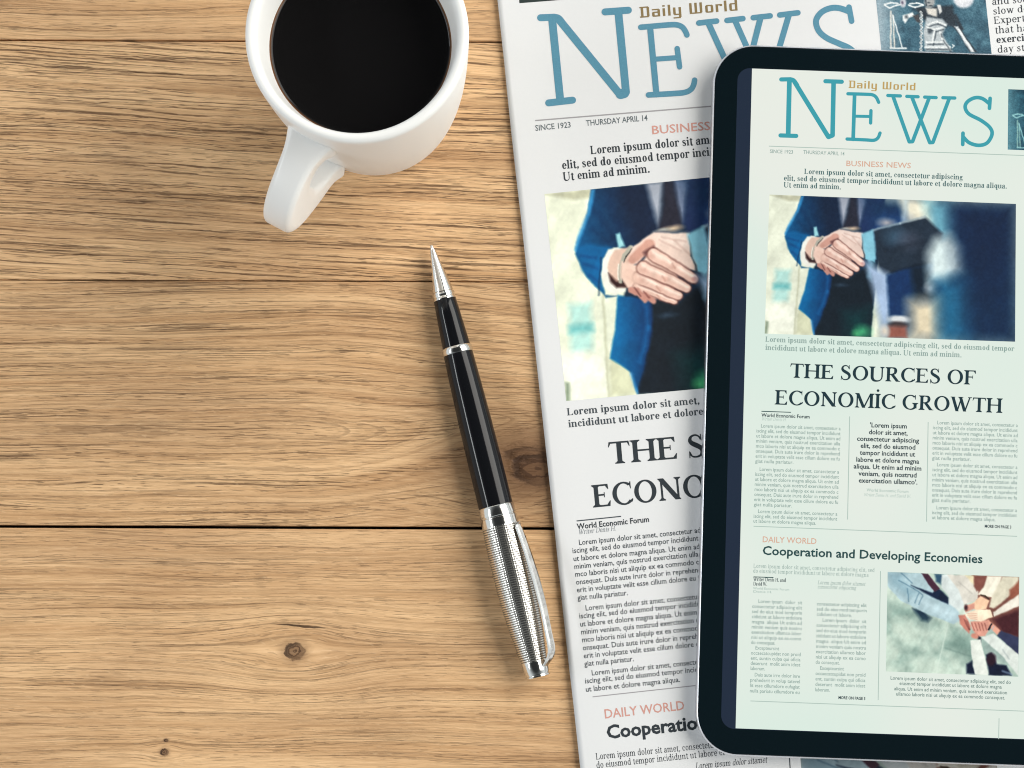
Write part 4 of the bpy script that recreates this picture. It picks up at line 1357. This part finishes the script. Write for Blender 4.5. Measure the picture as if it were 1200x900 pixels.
LF = 0.00009
ps = lambda: Print(glass, LF)
D1 = lit('display_dark', (22, 48, 56))
D2 = lit('display_dark_green', (36, 72, 72))
D3 = lit('display_grey', (140, 164, 156))
D4 = lit('display_mid_grey', (96, 124, 118))
D5 = lit('display_pale', (172, 192, 182))
DB = lit('display_blue', (58, 158, 170))
DG = lit('display_gold', (190, 158, 92))
DS = lit('display_salmon', (216, 172, 148))
pr = ps()
for pts, w, cv in [
    ([(915.5, 93.2), (926.5, 93)], 5.0, False), ([(926, 93.2), (930, 94.6), (934, 100)], 5.4, True), ([(931, 96), (970.6, 160.4)], 5.5, False), ([(975.6, 158.6), (976.8, 97)], 5.5, False), ([(970.8, 160.5), (975.2, 158.8)], 5.6, False),
    ([(925, 95), (923.6, 158)], 5.7, False), ([(914.6, 158.8), (933, 159.4)], 5.0, False), ([(967.2, 95.3), (986.4, 95.9)], 5.0, False),
    ([(993.6, 110), (1015, 110.6), (1022.5, 111.3), (1026.8, 114.3), (1029.6, 120)], 4.0, True), ([(1001.4, 111), (999.7, 163.4)], 4.5, False),
    ([(992.6, 163), (1014, 164), (1024, 164.4), (1028.8, 161.6), (1031.2, 156)], 4.0, True), ([(1001, 136.2), (1020.3, 136.6)], 3.6, False), ([(1020.6, 129.8), (1020.2, 144.2)], 4.0, False),
    ([(1040.4, 112), (1055, 112.5)], 4.0, False), ([(1046.4, 112.8), (1065.4, 166)], 4.4, False), ([(1069.4, 165.8), (1089, 114.2)], 4.4, False), ([(1065.5, 166.2), (1069.2, 166)], 4.4, False),
    ([(1062.6, 113), (1075.8, 113.5)], 4.0, False), ([(1068.4, 113.5), (1089.4, 167)], 4.4, False), ([(1093.2, 166.8), (1112.5, 114.9)], 4.4, False), ([(1089.5, 167.2), (1093, 167)], 4.4, False),
    ([(1083.5, 113.9), (1096.9, 114.5)], 4.0, False), ([(1104.9, 114.6), (1118.8, 115)], 4.0, False),
    ([(1160.2, 115.4), (1159.4, 127)], 4.4, False), ([(1128.4, 156.2), (1128.1, 169.4)], 4.4, False),
    ([(1159.4, 121.6), (1151, 115.6), (1142.4, 114.7), (1134, 119), (1130.9, 125.6), (1135.3, 133.6), (1149.5, 141.2), (1159.8, 149.4), (1162.4, 157.6), (1156.6, 167.6), (1146.6, 170.4), (1135.8, 167.4), (1129, 161)], 4.4, True),
]:
    pr.stroke(pts, w, cv, dz=nxt())
pr.make('masthead', DB, screen)
pr = ps(); pr.serif(TECH, 'Daily World', (994.4, 103.2), (1073.6, 106), 12.6); pr.make('masthead_tagline', DG, screen)
for a, b in (((901, 171.3), (1230, 183.4)), ((883, 616.7), (1191.8, 628.5)), ((879.3, 821.4), (1230, 834.5)), ((995.6, 488), (993.2, 608.8)), ((1087.6, 494.6), (1085.7, 611.3)), ((1031.8, 669.2), (1029, 820.3)), ((1170.7, 841.6), (1170.2, 866))):
    pr = ps(); pr.rule(a, b, .9); pr.make('page_rule', D5, screen)
pr = ps(); pr.sans('SINCE 1923', (902, 179.3), (929.2, 180.2), 4.0); pr.sans('THURSDAY APRIL 14', (941.2, 180.2), (989.5, 182.3), 4.0); pr.make('dateline', D3, screen)
pr = ps(); pr.sans('BUSINESS NEWS', (991, 194.5), (1067.3, 197.2), 6.0); pr.make('section_heading', DS, screen)
pr = ps(); pr.sans('DAILY WORLD', (893, 635.3), (956.7, 637.6), 6.5); pr.make('section_heading', DS, screen)
pr = ps()
pr.serif(BASK, 'Lorem ipsum dolor sit amet, consectetur adipiscing', (942.3, 203.8), (1128.4, 210.6), 9.0)
pr.serif(BASK, 'elit, sed do eiusmod tempor incididunt ut labore et dolore magna aliqua.', (918.2, 211.5), (1180, 221), 9.0)
pr.serif(BASK, 'Ut enim ad minim.', (918.2, 219.4), (985.6, 222), 9.0)
pr.make('lead_text', lit('display_text', (66, 104, 104)), screen)
pr = ps()
pr.serif(BASK, 'Lorem ipsum dolor sit amet, consectetur adipiscing elit, sed do eiusmod tempor', (896.7, 400.4), (1188.6, 411.6), 9.0)
pr.serif(BASK, 'incididunt ut labore et dolore magna aliqua. Ut enim ad minim.', (896.7, 410), (1127, 418.8), 9.0)
pr.make('picture_caption', D3, screen)
pr = ps()
pr.serif(HEAD, 'THE SOURCES OF', (925.4, 442.5), (1144, 451), 24.6)
pr.serif(HEAD, 'ECONOM\u0130C GROWTH', (907.6, 474.0), (1174.6, 484.0), 25.0)
pr.make('headline', D1, screen)
pr = ps(); pr.rule((892.3, 482), (926.9, 483.2), 1.0, 6); pr.make('page_rule', D2, screen)
pr = ps(); pr.rule((883, 676), (906.4, 676.8), 1.0, 6); pr.make('page_rule', D2, screen)
pr = ps(); pr.sans('World Economic Forum', (892.3, 488.3), (948.7, 490.4), 3.9, bold=.024); pr.make('byline', D1, screen)
pr = ps(); pr.sans('MORE ON PAGE 3', (1153.7, 618.2), (1184.9, 619.4), 3.2, bold=.03); pr.make('page_reference', D1, screen)
pr = ps(); pr.sans('MORE ON PAGE 3', (982.3, 819), (1013.9, 820.3), 3.2, bold=.03); pr.make('page_reference', D1, screen)
pr = ps()
pr.serif(BASK, 'Writer Denis H. and', (882.7, 680.6), (920.9, 682), 6.2); pr.serif(BASK, 'David W.', (882.7, 686), (899, 686.6), 6.2)
pr.make('byline', D1, screen)
pr = ps(); pr.serif(LIGHT, 'Writer Denis H.', (892.3, 492.6), (921.5, 493.7), 5.6, shear=.28)
pr.sans('World Economic Forum', (882.4, 690.6), (924.8, 692.2), 2.6); pr.sans('Denis H.', (882.4, 694.4), (904.8, 695.2), 2.6)
pr.sans('World Economic Forum', (1015.5, 575.8), (1064.4, 577.7), 3.4); pr.serif(LIGHT, 'Writer Denis H. and David W.', (1012, 581.4), (1067.5, 583.5), 5.4, shear=.28)
pr.make('author_line', D5, screen)
# body columns
pr = ps()
sl22 = math.tan(R(2.0))


def column(lines, x0, y0, pitch, w, dxl, cap, ind=5.0, brk=4.4):
    yy, n2 = y0, 0
    for tx in lines:
        if tx == '':
            yy += brk - pitch * 0 - 0.0
            continue
        first = tx.startswith('>')
        tx = tx.lstrip('>')
        short = tx.endswith('|')
        tx = tx.rstrip('|')
        xa = x0 + dxl * (yy - y0) + (ind if first else 0)
        ww = w - (ind if first else 0)
        if short:
            ww = w * min(1.0, len(tx) / 44.0) if w > 70 else w * len(tx) / 27.0
        pr.sans(tx, (xa, yy + (ind * sl22 if first else 0)), (xa + ww, yy + (ww + (ind if first else 0)) * sl22), cap)
        yy += pitch


PA = ['>Lorem ipsum dolor sit amet, consectetur a'] + LP[1:7] + ['giat nulla pariatur.|']
PC = ['>Lorem ipsum dolor sit amet, consectetur a', LP[1], 'ut labore et dolore magna aliqua.|']
column(PA, 886.4, 500.8, 5.92, 98.6, -.035, 4.0)
column(PA, 884.8, 551.6, 5.92, 98.4, -.035, 4.0)
column(PC, 883.0, 600.9, 5.75, 98.2, -.035, 4.0)
column(PA, 1093.0, 497.0, 5.95, 99.6, -.018, 4.0)
column(PA, 1092.6, 546.2, 5.95, 99.6, -.018, 4.0)
column(PC, 1092.0, 596.6, 5.85, 99.6, -.018, 4.0)
NA = ['>Lorem ipsum  dolor  sit', 'consectetur adipiscing elit', 'sed do eius mod temporin', 'cididunt ut labore etdolore', 'magna  aliqua Ut enim ad', 'minim veniam quis nostru', 'exercitation ullamco labor', 'nisi ut aliquip ex ea como', 'do consequat.|']
NB = ['>Excepteursint|', 'occaecatcupidat non proid', 'ent, suntin culpa qui oficia', 'deserunt  molit anim idest', 'laborum.|']
NC = ['>Duis aute irre dolor inre', 'prehederit in volup tatevel', 'lit esse cillumdore eufugiat', 'nulla pariatu cillumdore eu']
column(NA, 881.4, 706.2, 6.05, 58.6, -.028, 4.0, 7)
column(NB, 879.9, 760.9, 6.05, 58.4, -.028, 4.0, 5)
column(NC, 879.0, 792.4, 6.3, 58.4, -.028, 4.0, 5)
column(NA[1:3] + ['cididunt ut labore.|'], 957.0, 709.4, 6.1, 58.6, -.02, 4.0)
column(NA, 956.6, 728.2, 6.2, 58.6, -.02, 4.0, 7)
column(NB, 955.6, 784.6, 6.35, 58.6, -.02, 4.0, 5)
pr.serif(LIGHT, 'Lorem ipsum dolor sit amet, consectetur adipiscing elit, sed', (882.7, 665.2), (1024.9, 670.4), 6.8)
pr.serif(LIGHT, 'do eiusmod tempor incididunt ut labore et dolore magna', (882.3, 671), (1018, 676), 6.8)
pr.serif(LIGHT, 'Lorem ipsum dolor sitamet', (957.9, 684.6), (1013.8, 686.6), 6.6, shear=.28)
pr.serif(LIGHT, 'consectetur adipiscing', (957.9, 689.6), (1003, 691.2), 6.6, shear=.28)
pr.make('body_text', D3, screen)
pr = ps()
for tx, a, b in (('Lorem ipsum dolor sit amet, consectetur adipiscing elit, sed do', (1043.2, 796.3), (1184.4, 801.5)), ('eiusmod tempor incididunt ut labore et dolore magna', (1053.8, 802.6), (1173.8, 807)),
                 ('aliqua. Ut enim ad minim veniam, quis nostrud exercitation', (1047.7, 808.8), (1180, 813.7)), ('ullamco laboris nisi ut aliquip ex ea commodo consequat.', (1049.8, 815), (1177.6, 819.7))):
    pr.sans(tx, a, b, 4.0)
pr.make('picture_caption', D4, screen)
pr = ps()
for i, (tx, xa, xb) in enumerate((("'Lorem ipsum", 1019.2, 1062.5), ('dolor sit amet,', 1018, 1063.6), ('consectetur adipiscing', 1004, 1077), ('elit, sed do eiusmod', 1008.2, 1072.6), ('tempor incididunt ut', 1007.6, 1072.3),
                                  ('labore et dolore magna', 1003, 1077), ('aliqua. Ut enim ad minim', 1000.2, 1079.6), ('veniam, quis nostrud', 1006, 1074), ("exercitation ullamco'.", 1006, 1075))):
    yc_ = 501.4 + 8.15 * i
    pr.sans(tx, (xa, yc_ + (xa - 1041) * sl22), (xb, yc_ + (xb - 1041) * sl22), 5.2, bold=.022)
pr.make('pull_quote', D1, screen)
pr = ps(); pr.sans('Cooperation and Developing Economies', (893.2, 649.9), (1151.2, 659.9), 9.6, bold=.022); pr.make('headline', D2, screen)
VE = vcol_mat('displayed_picture', True)
picture('displayed_photograph', [(901.7, 228), (1190.5, 239), (1189.5, 400.5), (896, 391)], handshake, glass, 330, 190, VE, screen, LF, label='screen picture of two men in suits shaking hands')
picture('displayed_photograph', [(1040.1, 670.1), (1194.4, 676), (1193.3, 793), (1038.1, 786.8)], team_hands, glass, 200, 150, VE, screen, LF, label='screen picture of a pile of joined hands')
KS = 70.6 / 95.0
picture('displayed_photograph', [(1181.5, 104.6), (1268, 107.8), (1267.4, 178.6), (1180.8, 175.4)], lambda u, v: (statue(u, v) / 255.0) ** 1.35 * np.array([190, 250, 250]), glass, 110, 90, VE, screen, LF, label='screen picture of a statue holding a balance',
        remap=lambda X, Y: (((X - 1181.2) * 9.0 + 60) / 900, ((Y - 104.6) * 9.0 - 240) / 900))

bpy.data.objects.remove(fob)
bpy.data.curves.remove(fcu)
